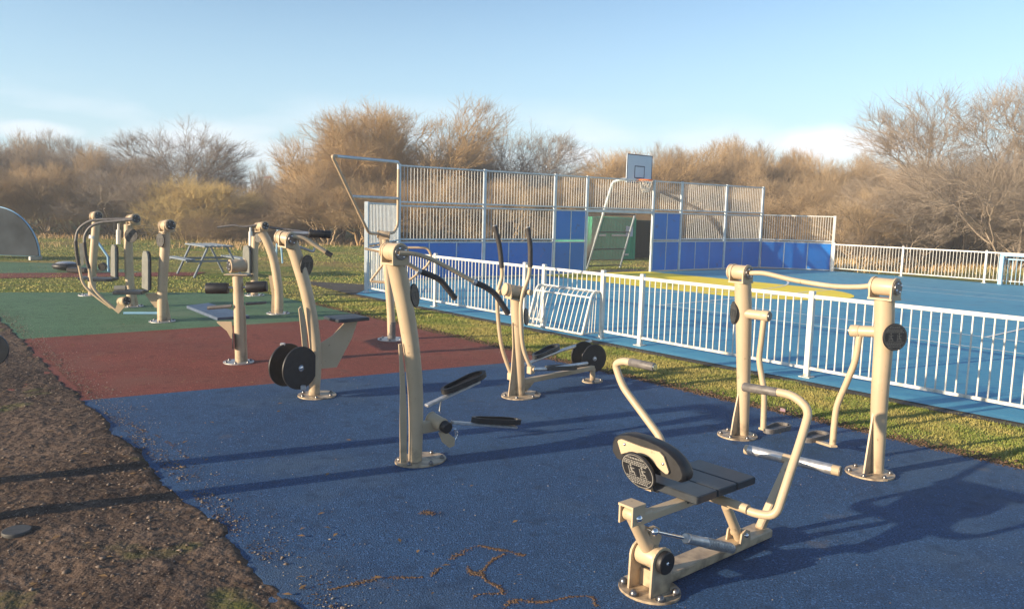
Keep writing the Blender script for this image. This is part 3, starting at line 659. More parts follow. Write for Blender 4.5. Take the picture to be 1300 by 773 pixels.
# ---- 6. double pendulum stander
def stander():
    bl, br = G(936, 553), G(1104, 601); c = (bl+br)/2; d = (br-bl).normalized(); s = V(-d.y, d.x); az = math.degrees(math.atan2(d.y, d.x))
    t = thing('leg_swing_station', 'beige two-post leg swing station with a joining top bar beside the grass strip', 'leg swing', c)
    base_plate(t, bl, .17, 6, 1, 20); base_plate(t, br, .175, 6, 1, 20, m=M['beige'])
    PL, PR = Plane(bl, 10), Plane(br, 5)
    def colm(P, pts, fp):
        m_ = MB(); q = [P(*p) for p in pts]; q[0].z = .01; m_.curve(q, taper(q, .048, .070), 24); m_.build('column', M['beige'], t); PF = Plane(P.b, AW); fin(t, [PF(*p) for p in fp], PF.n)
    colm(PL, [(943, 553), (944, 500), (944, 450), (944, 400), (943, 358)], [(927, 555), (931, 530), (937, 500), (940, 436), (943, 436), (942, 555)])
    colm(PR, [(1113, 599), (1115, 550), (1117, 500), (1122, 430), (1123, 378)], [(1096, 602), (1101, 570), (1109, 520), (1115, 468), (1118, 468), (1117, 530), (1110, 602)])
    hl, hr = PL(943, 346), PR(1122, 364)
    a, e = hl-d*.13, hl+d*.06; saddle(t, a*.75+e*.25, e-d*.01, .062, .075); barrel(t, a, e, .062, cap='bolt')
    a2, e2 = hr-d*.09, hr+d*.10; saddle(t, a2+d*.02, e2-d*.01, .064, .08); barrel(t, a2, e2, .064, cap='bolt')
    L = (a2-e); m_ = MB(); m_.curve([e, e+L*.15+Z*.01, e+L*.4-Z*.02, e+L*.7-Z*.035, e+L*.9-Z*.02, a2], .020, 14); m_.build('top_bar', M['beige'], t)
    # swing legs
    def swing(P, hub, stub, pts, foot, sgn):
        a_, b_ = P(*stub), P(*hub); m_ = MB(); m_.cyl(a_, b_, .042, seg=20); o = m_.build('swing_arm', M['beige'], t)
        dd = (b_-a_).normalized(); m_ = MB(); m_.cyl(b_-dd*.035, b_+dd*.035, .046, seg=20, bev=.006); m_.build('pivot_hub', M['beige'], o)
        m_ = MB(); m_.cyl(b_+dd*.036, b_+dd*.042, .036, seg=16); m_.build('hub_cap', M['bolt'], o)
        q = [P(*p) for p in pts]; m_ = MB(); m_.curve(q, .0245, 14); m_.build('swing_leg', M['beige'], o)
        lo = q[-1]; f = Vector(foot); w_ = dirn(AW)
        m_ = MB(); m_.box((lo+f)/2-Z*.012, (.06, (f-lo).length+.06, .02), ((f-lo).normalized().cross(Z), (f-lo).normalized(), Z), .004); m_.build('foot_bracket', M['beige'], o)
        shoe(o, f-w_*.17+Z*.012, f+w_*.17+Z*.012, .15, .028, M['worn'])
    P1 = Plane(bl+d*.18, az+8); zl = .11
    swing(P1, (972, 401), (948, 398), [(970, 403), (966.5, 432), (964, 456), (967, 478), (970, 500), (969, 543)], G(986, 546, .09), 1)
    P2 = Plane(br-d*.16, az+8)
    swing(P2, (1086, 420), (1112, 421), [(1092, 420), (1086, 456), (1075, 485), (1063, 514), (1059, 540), (1057, 564)], G(1034, 557, .09), -1)
    info_disc(t, PL(931.5, 397, .05), dirn(180), .10)
    info_disc(t, PR(1136, 428, -.12), dirn(-78)+Z*.05, .1)
stander()

# ---- 7. rower in front
def rower():
    o3 = G(825, 752); uu, ww = dirn(AU), dirn(AW)
    def L(u, w, z): return V(o3.x, o3.y)+uu*u+ww*w+Z*z
    t = thing('rowing_machine', 'beige rowing machine with black plank seat and bent handles in the foreground', 'rower', V(o3.x, o3.y, 0))
    ax = (ww, -uu, Z)
    base_plate(t, L(-.02, .02, 0), .145, 6, 1.15, AU, rb=.021)
    m_ = MB(); m_.box(L(-.05, .62, .035), (.98, .13, .05), ax, .006); m_.build('floor_beam', M['beige'], t)
    # front upright
    m_ = MB()
    for u_ in (-.085, .055):
        poly = [L(u_, -.07, .01), L(u_, .085, .01), L(u_, .08, .17)]+[L(u_, .01+.075*math.cos(a), .19+.065*math.sin(a)) for a in np.linspace(0, math.pi, 9)]+[L(u_, -.065, .17)]
        m_.prism(poly, uu, .012)
    m_.box(L(-.015, .02, .06), (.012, .13, .09), (ww, uu, Z)); m_.build('front_upright', M['beige'], t)
    fb = barrel(t, L(-.078, .01, .19), L(.048, .01, .19), .056, 'front_pivot', band=False)
    m_ = MB(); m_.cyl(L(.062, .01, .185), L(.095, .01, .185), .058, seg=28, bev=.006); pc = m_.build('pivot_cap', M['black'], t)
    m_ = MB(); m_.dome(L(.095, .01, .185), uu, .010, .005); m_.build('bolt', M['chrome'], pc)
    P0 = Plane(L(-.02, 0, 0), AW)
    top = P0(802, 652); m_ = MB(); m_.cyl(L(-.02, .01, .2), top, .035, seg=20); 
    m_.prism([P0(822, 672, -.0), P0(833, 668), P0(836, 680), P0(826, 708), P0(818, 712)], P0.n, .04); m_.build('front_link', M['beige'], t)
    tw = (top-L(0, 0, 0)).dot(ww); tz = top.z
    m_ = MB()
    for u_ in (-.060, .020): m_.prism([L(u_, tw-.045, tz-.045), L(u_, tw+.045, tz-.04), L(u_, tw+.045, tz+.045), L(u_, tw-.045, tz+.045)], uu, .010)
    m_.box(L(-.02, tw, tz+.05), (.096, .095, .012), ax); m_.build('link_bracket', M['beige'], t)
    bb = barrel(t, L(-.054, tw, tz), L(.014, tw, tz), .036, 'link_pivot', band=False)
    m_ = MB(); m_.dome(L(.026, tw, tz-.01), uu, .020, .018); m_.build('bolt', M['chrome'], bb)
    zs = .475                                     # seat top
    m_ = MB(); m_.box(L(-.02, tw+.36, zs-.066), (.72, .065, .042), ax, .006); m_.build('seat_rail', M['beige'], t)
    # planks
    A, B, Cc = G(838, 607, zs), G(885, 631, zs), G(965, 606, zs)
    wA = (B-L(0, 0, 0)).dot(ww); wC = (Cc-L(0, 0, 0)).dot(ww); uB = (B-L(0, 0, 0)).dot(uu); Wd = wC-wA
    um = uB-.19
    for k in range(3):
        w0 = wA+Wd*(k+.5)/3; plank(t, L(um, w0, zs-.022), (Wd/3-.007, .38, .044), ax, M['pad'], 'seat_plank', .005)
    m_ = MB()
    for u_ in (um-.1, um+.1): m_.box(L(u_, wA+Wd/2, zs-.053), (Wd*.92, .035, .018), ax)
    m_.build('seat_frame', M['pad'], t)
    # backrest: curved pad facing the seat, steel plate behind, disc behind that
    BP = Plane(L(0, wA-.01, 0), AU)
    c = BP(827, 580)
    def tr(L_, w_, sc=1.0):
        q = [Plane(L(0, wA-.01+w_, 0), AU)(780+x/9.66, 540+y/9.66) for x, y in L_]; m0 = sum(q, Vector())/len(q); return [m0+(p-m0)*sc for p in q]
    out = [(5, 300), (8, 200), (35, 130), (100, 95), (200, 88), (330, 120), (460, 165), (600, 230), (720, 310), (820, 410), (880, 500), (915, 600), (905, 660), (860, 690), (780, 665), (680, 630), (560, 590), (440, 540), (300, 480), (160, 430), (60, 390)]
    k = len(out); base_ = tr(out, 0); vs = []
    for sc, w_ in ((.93, -.035), (.99, -.022), (1, 0), (1, .03), (.96, .05), (.88, .056)):
        m0 = sum(base_, Vector())/k; vs += [m0+(p-m0)*sc+ww*w_ for p in base_]
    m_ = MB(); m_.add(vs, [tuple(range(k)), tuple(range(5*k, 6*k))[::-1]]); m_.add(vs, [(j*k+(i+1) % k, j*k+i, (j+1)*k+i, (j+1)*k+(i+1) % k) for j in range(5) for i in range(k)], True)
    m_.build('backrest', M['black'], t)
    pl = tr([(45, 195), (60, 172), (95, 165), (330, 255), (560, 325), (610, 380), (672, 565), (660, 590), (635, 590), (560, 530), (430, 385), (300, 345), (150, 330), (90, 345)], -.045)
    m_ = MB(); m_.prism(pl, ww, .010); bp = m_.build('backrest_plate', M['beige'], t)
    for x, y in ((595, 470), (125, 230)): 
        m_ = MB(); m_.dome(tr([(x, y)], -.051)[0], -ww, .009, .006); m_.build('bolt', M['chrome'], bp)
    dc = Plane(L(0, wA-.08, 0), AU)(810.5, 597)
    m_ = MB(); m_.prism([dc+uu*.04-Z*.12+ww*.075, dc+uu*.04+Z*.02+ww*.035, dc-uu*.05+Z*.02+ww*.035, dc-uu*.05-Z*.12+ww*.075], ww, .02)
    m_.build('disc_support', M['beige'], t); m_ = MB(); m_.box(L(-.02, tw+.06, zs-.055), (.12, .09, .06), ax, .01); m_.build('seat_mount', M['beige'], t)
    info_disc(t, dc, -ww-Z*.38, .112, .016, pm='print2')
    # handles
    hw0 = wA+.30; m_ = MB(); m_.cyl(L(um-.22, hw0, zs-.10), L(um+.30, hw0, zs-.10), .026); m_.build('handle_axle', M['beige'], t)
    def hp(px, py, w_): return Plane(L(0, w_, 0), AU)(px, py)
    rgt = [L(um+.20, hw0, zs-.10), hp(960, 652, hw0+.01), hp(985, 655, hw0+.02), hp(1003, 600, hw0+.12), hp(1018, 555, hw0+.22), hp(1028, 520, hw0+.30), hp(1008, 502, hw0+.31), hp(985, 497, hw0+.31)]
    m_ = MB(); m_.tube(rgt, .0225, .085, 18); o = m_.build('handle', M['beige'], t)
    a, b = hp(988, 498, hw0+.31), hp(944, 491, hw0+.31); m_ = MB(); m_.cyl(a, b, .025, seg=18, bev=.004); m_.build('grip', M['worn'], o)
    lw = hw0+.02
    lft = [L(um-.12, hw0, zs-.10), L(um-.24, hw0, zs-.10), L(um-.28, hw0, zs-.07), hp(842, 560, lw), hp(790, 490, lw-.02), hp(781, 462, lw-.03), hp(790, 458, lw-.03), hp(802, 460, lw-.03)]
    m_ = MB(); m_.tube(lft, .0225, .06, 18); o = m_.build('handle', M['beige'], t)
    a, b = hp(800, 459.5, lw-.03), hp(831, 466, lw-.03); m_ = MB(); m_.cyl(a, b, .0245, seg=18, bev=.004); m_.build('grip', M['worn'], o)
    dd = (b-a).normalized(); m_ = MB(); m_.cyl(b, b+dd*.005, .019); m_.build('grip_cap', M['chrome'], o)
    # rear link, clevis, shock
    m_ = MB(); a, b = P0(922, 642), P0(938, 682); m_.cyl(a, b, .028, seg=16); m_.build('rear_link', M['beige'], t)
    m_ = MB(); cw = (b-L(0, 0, 0)).dot(ww)
    for u_ in (-.07, .02): m_.prism([L(u_, cw-.05, .06), L(u_, cw+.05, .06), L(u_, cw+.04, .12), L(u_, cw, .14), L(u_, cw-.04, .12)], uu, .01)
    m_.cyl(L(-.07, cw, .105), L(.02, cw, .105), .028, seg=16); cl = m_.build('rear_clevis', M['beige'], t)
    m_ = MB(); m_.dome(L(.026, cw, .105), uu, .015, .015); m_.build('bolt', M['chrome'], cl)
    Ps = Plane(L(.06, 0, 0), AW); a, b_, c_ = Ps(831, 674.5), Ps(871, 683), Ps(929, 696); dd = (c_-a).normalized()
    m_ = MB(); m_.cyl(a, b_, .009, seg=10); m_.dome(a, -dd, .021); m_.dome(a, dd, .021); sh = m_.build('piston_rod', M['chrome'], t)
    m_ = MB(); m_.cyl(b_-dd*.005, b_+dd*.02, .028, seg=20, bev=.005); m_.cyl(b_+dd*.02, c_, .026, seg=20, bev=.003)
    L_ = (c_-b_).length
    for k in range(16): q = b_+dd*(L_*(.42+.55*k/16)); m_.cyl(q, q+dd*.006, .0295, seg=20)
    m_.build('shock_absorber', M['steel'], t)
    m_ = MB(); m_.dome(c_, dd, .014); m_.cyl(c_-uu*.08, c_, .010); m_.build('shock_bolt', M['bolt'], t)
    m_ = MB(); m_.cyl(a-uu*.07, a, .010); m_.build('shock_pin', M['chrome'], t)
    # foot rest
    e0, e1 = G(946, 570, .45), G(1067, 598, .45); cc = (e0+e1)/2; dd = (e1-e0).normalized()
    m_ = MB(); m_.cyl(e0, e1, .030, seg=22, bev=.004); fr = m_.build('foot_rest_bar', M['beige'], t)
    ln = (e1-e0).length
    for f0, f1 in ((.04, .42), (.56, .92)): 
        m_ = MB(); m_.cyl(e0+dd*ln*f0, e0+dd*ln*f1, .0312, seg=22); m_.build('foot_rest_sleeve', M['steel'], fr)
    m_ = MB(); m_.cyl(e1, e1+dd*.004, .026, seg=18); m_.build('end_cap', M['worn'], fr)
    lo = L(-.05, 1.07, .05); up = cc; m_ = MB(); d3 = (up-lo).normalized(); m_.box((lo+up)/2, ((up-lo).length, .05, .05), (d3, uu, d3.cross(uu)), .008); m_.build('foot_rest_strut', M['beige'], t)
rower()

# ---- 8. green mat: seated press group
def seated(name, label, base, colpx, head, caps, disc, back, seat, az=8, extra=None, piston=None, fp=None, ringy=()):
    b = G(*base); Q = Plane(b, az); t = thing(name, label, 'seated press', b, None)
    base_plate(t, b, .2, 6, 1.0, az, m=M['steel'])
    q = [Q(*p) for p in colpx]; q[0].z = .01; m_ = MB(); m_.curve(q, .075, 20); m_.build('column', M['beige'], t)
    if fp: fin(t, [Q(*p) for p in fp], Q.n)
    if head:
        a, e = Q(head[0], head[1], .06), Q(head[2], head[3], -.08); saddle(t, a*.8+e*.2, a*.2+e*.8, .085, .09); barrel(t, a, e, .088, cap='black')
    if disc: info_disc(t, Q(disc[0], disc[1], -.10), dirn(disc[3]), disc[2])
    if back:
        poly = [Q(*p, -.0) for p in back]; m_ = MB(); m_.prism(poly, Q.n, .0)
        P = poly; c = sum(P, Vector())/len(P); nn = dirn(az-30); sd_ = dirn(az-90)
        m_ = MB(); m_.prism(P, (dirn(az+8)), .05); m_.build('backrest', M['backpad'], t)
    if seat:
        c = Q(seat[0], seat[1]); ex = dirn(az); ey = V(-ex.y, ex.x); plank(t, c, (seat[2], .36, .05), (ex, ey, Z), M['pad'], 'seat', .02)
    return t, Q
t, Q = seated('seated_chest_press', 'beige seated press with grey backrest, nearest post of the trio on green rubber', (206, 408),
    [(206, 408), (206, 380), (207, 350), (209, 320), (210, 294)], (207, 287, 217, 286), 1, (203.5, 305, .11, -125), None, None, fp=[(201, 410), (213, 410), (218, 410), (211, 370), (209, 340), (205, 370)])
def backrest(t, Q, cx, top, bot, wd, lean=0, th=.055):
    """slab facing the sitter, seen three-quarter from the front"""
    a, b = Q(cx, top), Q(cx, bot); L = (a-b).length; up = (a-b).normalized(); f = dirn(-140); s = up.cross(f).normalized(); f = s.cross(up); c = (a+b)/2
    pts = [c+s*x*wd/2+up*y*L/2 for x, y in [(-1, -1), (-.98, .55), (-.8, .85), (-.45, 1), (.45, 1), (.8, .85), (.98, .55), (1, -1)]]
    m_ = MB(); m_.prism(pts, f, th*.5); o = m_.build('backrest', M['backpad'], t)
    m_ = MB(); m_.prism([p-f*th*.45 for p in pts], f, th*.5); m_.build('backrest_shell', M['black'], o); return o
def seatpad(t, c, wd, dp, az, m=None): ex = dirn(az); ey = V(-ex.y, ex.x); return plank(t, c, (wd, dp, .05), (ex, ey, Z), m or M['pad'], 'seat', .02)
backrest(t, Q, 185, 319, 367, .34); seatpad(t, Q(166, 370.5), .44, .36, 8)
m_ = MB(); m_.prism([Q(184, 373), Q(205, 371), Q(205, 392), Q(196, 390)], Q.n, .014); m_.build('seat_support', M['beige'], t)
m_ = MB(); m_.cyl(Q(157, 397.5), Q(200, 397.5), .022); m_.build('foot_bar', M['lblue'], t)
m_ = MB(); m_.cyl(Q(146, 366.5, .1), Q(160, 366, .1), .05); m_.build('seat_front', M['backpad'], t)
pb = barrel(t, Q(154, 383, .1), Q(161, 382, -.1), .07, 'lever_pivot', cap='black')
m_ = MB(); m_.prism([Q(146, 394), Q(152, 380), Q(160, 388), Q(151, 398)], Q.n, .05); m_.build('lever_bracket', M['beige'], t)

def arm2(t, P, top, grip, low, r=.024):
    m_ = MB(); m_.curve([P(*p) for p in top], r, 12, 5); o = m_.build('swing_arm', M['worn'], t)
    m_ = MB(); m_.curve([P(*p) for p in grip], r*1.25, 12, 5); m_.build('grip', M['grip'], o)
    m_ = MB(); m_.tube([P(*p) for p in low], r, .12, 12); m_.build('lower_arm', M['beige'], o)
t, Q = seated('seated_chest_press', 'beige seated press with long curved black-gripped arms on green rubber', (167, 389),
    [(167, 389), (165, 360), (163.5, 330), (163, 305), (163, 285)], (165, 279, 173, 278), 1, (166.5, 299, .125, -95), None, None, fp=[(159, 389), (176, 389), (169, 350), (166, 330)])
backrest(t, Q, 144.5, 311, 351, .34); seatpad(t, Q(131, 354.5), .42, .36, 8)
m_ = MB(); m_.cyl(Q(150.5, 284), Q(150.5, 293), .02); m_.cyl(Q(150.5, 292), Q(150.5, 310), .04); m_.build('piston', M['white'], t)
arm2(t, Plane(org(t)-V(0, .35), 6), [(168, 278), (148, 278.5), (121, 279.5), (108, 284), (99, 293), (96, 307)], [(96, 306), (97.5, 322), (100, 337)], [(100, 336), (105, 361), (121, 376), (150, 397)])
arm2(t, Plane(org(t)-V(0, .9), 6), [(168, 279), (146, 281), (126, 283), (114, 289), (108, 299), (107, 309)], [(107, 308), (109, 325), (113, 341)], [(113, 340), (117, 365), (131, 380), (152, 397)])
t, Q = seated('seated_chest_press', 'beige seated machine furthest left and furthest back on the green rubber', (113, 375),
    [(117, 375), (117, 350), (119, 320), (121, 295), (122, 278)], (119, 274.5, 125, 274), 1, None, None, None)
m_ = MB(); m_.cyl(Q(118.5, 303), Q(119, 299), .084); m_.build('sunlit_band', M['white'], t)  # white ring paints a band of sunlight on the column
m_ = MB(); m_.prism([Q(100, 309), Q(107, 309), Q(106, 336), Q(103, 338)], dirn(-60), .05); m_.build('backrest', M['backpad'], t); seatpad(t, Q(112, 353), .3, .3, 8)
m_ = MB(); m_.cyl(Q(117, 348), Q(136, 340), .02); m_.build('lever', M['beige'], t); m_ = MB(); m_.cyl(Q(129, 339, -.04), Q(132, 338, .04), .075, seg=18); m_.build('foot_wheel', M['black'], t)
# right pair on green
t, Q = seated('rotating_arm_machine', 'curved beige column with long horizontal arms at top on green rubber', (353, 398),
    [(354, 398), (354, 375), (352, 355), (347, 328), (338, 304), (332, 295)], None, 1, None, None, None, fp=[(344, 399), (345, 375), (341, 350), (346, 350), (350, 399)])
t['category'] = 'arm machine'
a, e = Q(327, 288, .1), Q(337, 287, -.08); barrel(t, a, e, .075, cap='black'); saddle(t, a*.8+e*.2, a*.2+e*.8, .072, .08)
m_ = MB(); m_.curve([Q(326, 286), Q(310, 288), Q(296, 286.5), Q(276, 289)], .02, 12); m_.build('arm', M['worn'], t)
m_ = MB(); m_.curve([Q(338, 288), Q(350, 290), Q(376, 293), Q(388, 295)], .02, 12); m_.build('arm', M['worn'], t)
t, Q = seated('seated_back_press', 'beige seated press with white piston and dark backrest behind the curved column', (323, 375),
    [(323, 375), (323, 350), (323, 325), (324, 300)], None, 1, (328, 302, .10, -110), None, None)
backrest(t, Q, 313, 312, 346, .36); m_ = MB(); m_.cyl(Q(318, 287), Q(318, 295), .02); m_.cyl(Q(318, 294), Q(318, 312), .038); m_.build('piston', M['white'], t)
seatpad(t, Q(309, 349), .4, .36, 8)

# ---- 9. post machine just off the left edge (its disc and shadow reach into the picture)
def left_machine():
    b = V(-3.66, 4.99, 0); b2 = G(-58, 664)
    t = thing('standing_machine', 'black round disc on a beige machine at the left edge of the photo', 'exercise machine', b)
    base_plate(t, b, .16, 6); m_ = MB(); m_.curve([b+Z*.01, b+V(-.01, 0, .5), b+V(-.05, 0, 1), b+V(-.12, 0, 1.5)], .082, 18); m_.build('column', M['beige'], t)
    base_plate(t, b2, .16, 6); m_ = MB(); m_.curve([b2+Z*.01, b2+V(-.01, 0, .5), b2+V(-.05, 0, 1), b2+V(-.12, 0, 1.45)], .078, 18); m_.build('column', M['beige'], t)
    m_ = MB(); m_.cyl(b+V(-.12, 0, 1.5), b2+V(-.12, 0, 1.45), .05, seg=18); m_.build('top_bar', M['beige'], t)
    c = Dp(-13, 444, 4.9); m_ = MB(); nn = V(.3, -1, .05).normalized(); m_.cyl(c-nn*.01, c+nn*.01, .108, seg=32, bev=.004); m_.build('round_disc', M['pad'], t)
    m_ = MB(); m_.cyl(b+V(-.05, 0, c.z), c+V(0, .02, 0), .02); m_.build('disc_arm', M['beige'], t)
left_machine()

# ------------------------------------------------------------ fences
def bars(mb, a, b, z0, z1, sp, r, seg=6):
    L = (b-a).length; n = max(1, int(round(L/sp))); d = (b-a)/n
    for i in range(1, n): p = a+d*i; mb.sweep([p+Z*z0, p+Z*z1], r, seg, False)
def railbox(mb, a, b, z, h, w_):
    d = (b-a).normalized(); mb.box((a+b)/2+Z*z, ((b-a).length, w_, h), (d, V(-d.y, d.x), Z), .004)
def low_fence(label, P, group=None, skip=None, m=M['white'], h=1.0, sp=.104):
    t = thing('bar_fence', label, 'fence', P[0], group)
    for i, p in enumerate(P):
        d = (P[min(i+1, len(P)-1)]-P[max(i-1, 0)]).normalized(); mb = MB(); mb.box(p+Z*(h/2+.01), (.065, .065, h+.06), (d, V(-d.y, d.x), Z), .006)
        mb.box(p+Z*.002, (.14, .14, .012), (d, V(-d.y, d.x), Z)); mb.build('post', m, t)
    for i in range(len(P)-1):
        if skip and i in skip: continue
        d = (P[i+1]-P[i]).normalized(); a, b = P[i]+d*.035, P[i+1]-d*.035
        mb = MB(); railbox(mb, a, b, h-.025, .045, .04); railbox(mb, a, b, .11, .035, .035); bars(mb, a, b, .12, h-.04, sp, .0095, 8); mb.build('bar_panel', m, t)
    return t
wf = -2.31
Pf = [C(2.16, wf+.12), C(4.99, wf), C(7.62, wf), C(8.10, wf), C(9.42, wf), C(10.19, wf), C(12.81, wf), C(15.43, wf), C(18.05, wf), C(20.67, wf)]
nf = low_fence('near white barred court fence running the length of the blue court', Pf, skip=(3,))
mb = MB(); a, b = Pf[3]+U*.035, Pf[4]-U*.035; railbox(mb, a, b, .975, .045, .04); railbox(mb, a, b, .70, .035, .035); bars(mb, a, b, .70, .96, .104, .0095, 8); mb.build('bar_panel', M['white'], nf)
wr = 16.72
P9 = C(3.2, 16.65)
low_fence('far white barred fence along the opposite side of blue court', [P9+U*.06+W*.01, C(5.7, wr), C(8.3, wr), C(10.9, wr), C(13.5, wr), C(16.1, wr), C(18.7, wr)])
# small barred goal bulging out of the near fence
def mini_goal(name, label, u0, u1, w0, sgn, dep, m, sp=.1, h=1.0):
    t = thing(name, label, 'mini goal', C(u0, w0)); out = W*sgn*dep
    def arch(u, r, mb, seg=8):
        a = C(u, w0)+Z*h; q = [a, a+out*.35+Z*.005, a+out*.50-Z*.06, a+out-Z*(h-.08)]; mb.tube(q, r, .09, seg)
    mb = MB(); n = int((u1-u0)/sp)
    for i in range(1, n): arch(u0+(u1-u0)*i/n, .009, mb)
    mb.build('back_bars', m, t)
    mb = MB(); arch(u0, .02, mb, 10); arch(u1, .02, mb, 10)
    a, b = C(u0, w0)+out+Z*.08, C(u1, w0)+out+Z*.08; mb.cyl(a, b, .018, seg=10); mb.cyl(C(u0, w0, h), C(u1, w0, h), .022, seg=10)
    mb.cyl(C(u0, w0, h-.075)+out*.53, C(u1, w0, h-.075)+out*.53, .015, seg=8); mb.build('goal_frame', m, t)
    for u in (u0, u1):
        mb = MB()
        for k in range(1, 5): mb.sweep([C(u, w0, .08)+out*k/5, C(u, w0, (h-.02)*(1-.28*max(0, k-2)/2))+out*k/5*.72], .008, 6, False)
        mb.cyl(C(u, w0, .08), C(u, w0, .08)+out, .012, seg=8); mb.build('side_bars', m, t)
    return t
mini_goal('mini_goal', 'small white barred goal with sloping curved back bulging from the near fence', 8.14, 9.38, wf-.045, -1, .33, M['white'], h=.70)
def front_goal():
    u0 = 8.85; t = thing('mini_goal', 'light blue framed small goal against the far white fence at right edge', 'mini goal', C(u0, wr-.25))
    for k, u in enumerate((u0, u0+2.4)):
        mb = MB(); mb.box(C(u, wr-.3, .45), (.12, .12, .9), (U, W, Z), .01); mb.build('post', M['lblue'], t)
    mb = MB(); mb.box(C(u0+1.2, wr-.3, .94), (2.5, .12, .09), (U, W, Z), .01); mb.build('crossbar', M['lblue'], t)
    mb = MB(); mb.box(C(u0+1.2, wr-.12, .8), (2.4, .04, .04), (U, W, Z)); bars(mb, C(u0, wr-.12), C(u0+2.4, wr-.12), .02, .8, .12, .01); mb.build('back_bars', M['lblue'], t)
front_goal()

# tall end wall of the court
T1, T8 = C(0, 0), C(1.1, 15.2)
td = (T8-T1).normalized(); tn = V(-td.y, td.x)
def at_x(px):
    a = G(px, 400); k = (a.y*td.x-a.x*td.y); tt = (T1.y*a.x-T1.x*a.y)/k; return T1+td*tt
wall = thing('court_end_wall', 'tall barred court end wall with blue boards below and goal opening', 'court wall', T1)
xs = [505.5, 612, 700, 740, 823, 858, 914]
PP = [T1]+[at_x(x) for x in xs[1:]]+[T8]
for p in PP: mb = MB(); mb.box(p+Z*1.51, (.08, .08, 3.02), (td, tn, Z), .006); mb.build('post', M['post'], wall)
def tier_bars(root, a, b, z0, z1, m=M['gbar'], sp=.10, r=.0075, mr=None):
    d = (b-a).normalized(); a, b = a+d*.045, b-d*.045; mb = MB(); railbox(mb, a, b, z0+.02, .04, .04); railbox(mb, a, b, z1-.02, .04, .04)
    bars(mb, a, b, z0+.02, z1-.02, sp, r, 6); return mb.build('bar_panel', m, root)
def boards(root, a, b, z0, z1, n):
    d = (b-a).normalized(); nn = V(-d.y, d.x); a, b = a+d*.045, b-d*.045; L = (b-a).length
    for i in range(n):
        mb = MB(); c = a+d*(L*(i+.5)/n); mb.box(c+Z*(z0+z1)/2, (L/n-.035, .03, z1-z0), (d, nn, Z), .003); mb.build('board', M['kick'], root)
    mb = MB()
    for i in range(1, n): mb.box(a+d*L*i/n+Z*(z0+z1)/2, (.03, .045, z1-z0), (d, nn, Z))
    railbox(mb, a, b, z1+.022, .04, .05); railbox(mb, a, b, z0-.02, .03, .05)
    mb.build('board_frame', M['post'], root)
for i in range(len(PP)-1):
    a, b = PP[i], PP[i+1]; goal = i == 3; flank = i in (2, 4); n = max(2, int(round((b-a).length/.85)))
    tier_bars(wall, a, b, 2.03, 3.0)
    if goal: 
        mb = MB(); railbox(mb, a, b, 1.96, .09, .07); mb.build('goal_crossbar', M['post'], wall); continue
    boards(wall, a, b, .05, .98, n if not flank else 2)
    if flank: boards(wall, a, b, 1.08, 1.93, 2)
    else: tier_bars(wall, a, b, 1.06, 1.97)
# chamfer wings, 2 m high
Fc = C(2.16, -2.2)
wl = thing('wing_panel', 'white two metre barred wing joining tall court wall to near fence', 'court wall', Fc)
mb = MB(); d = (T1-Fc).normalized(); mb.box(Fc+Z*1.0, (.085, .085, 2.03), (d, V(-d.y, d.x), Z), .006); mb.build('post', M['post'], wl)
a, b = Fc, T1
tier_bars(wl, a, b, 1.04, 2.0, M['post'], .13, .011); tier_bars(wl, a, b, .08, 1.0, M['post'], .13, .011)
wr_ = thing('wing_panel', 'white barred wing over blue boards at far right end of tall wall', 'court wall', P9)
mb = MB(); d = (P9-T8).normalized(); mb.box(P9+Z*1.0, (.09, .09, 2.03), (d, V(-d.y, d.x), Z), .006); mb.build('post', M['white'], wr_)
tier_bars(wr_, T8, P9, 1.06, 2.0, M['white'], .085, .009); boards(wr_, T8, P9, .05, .98, 3)

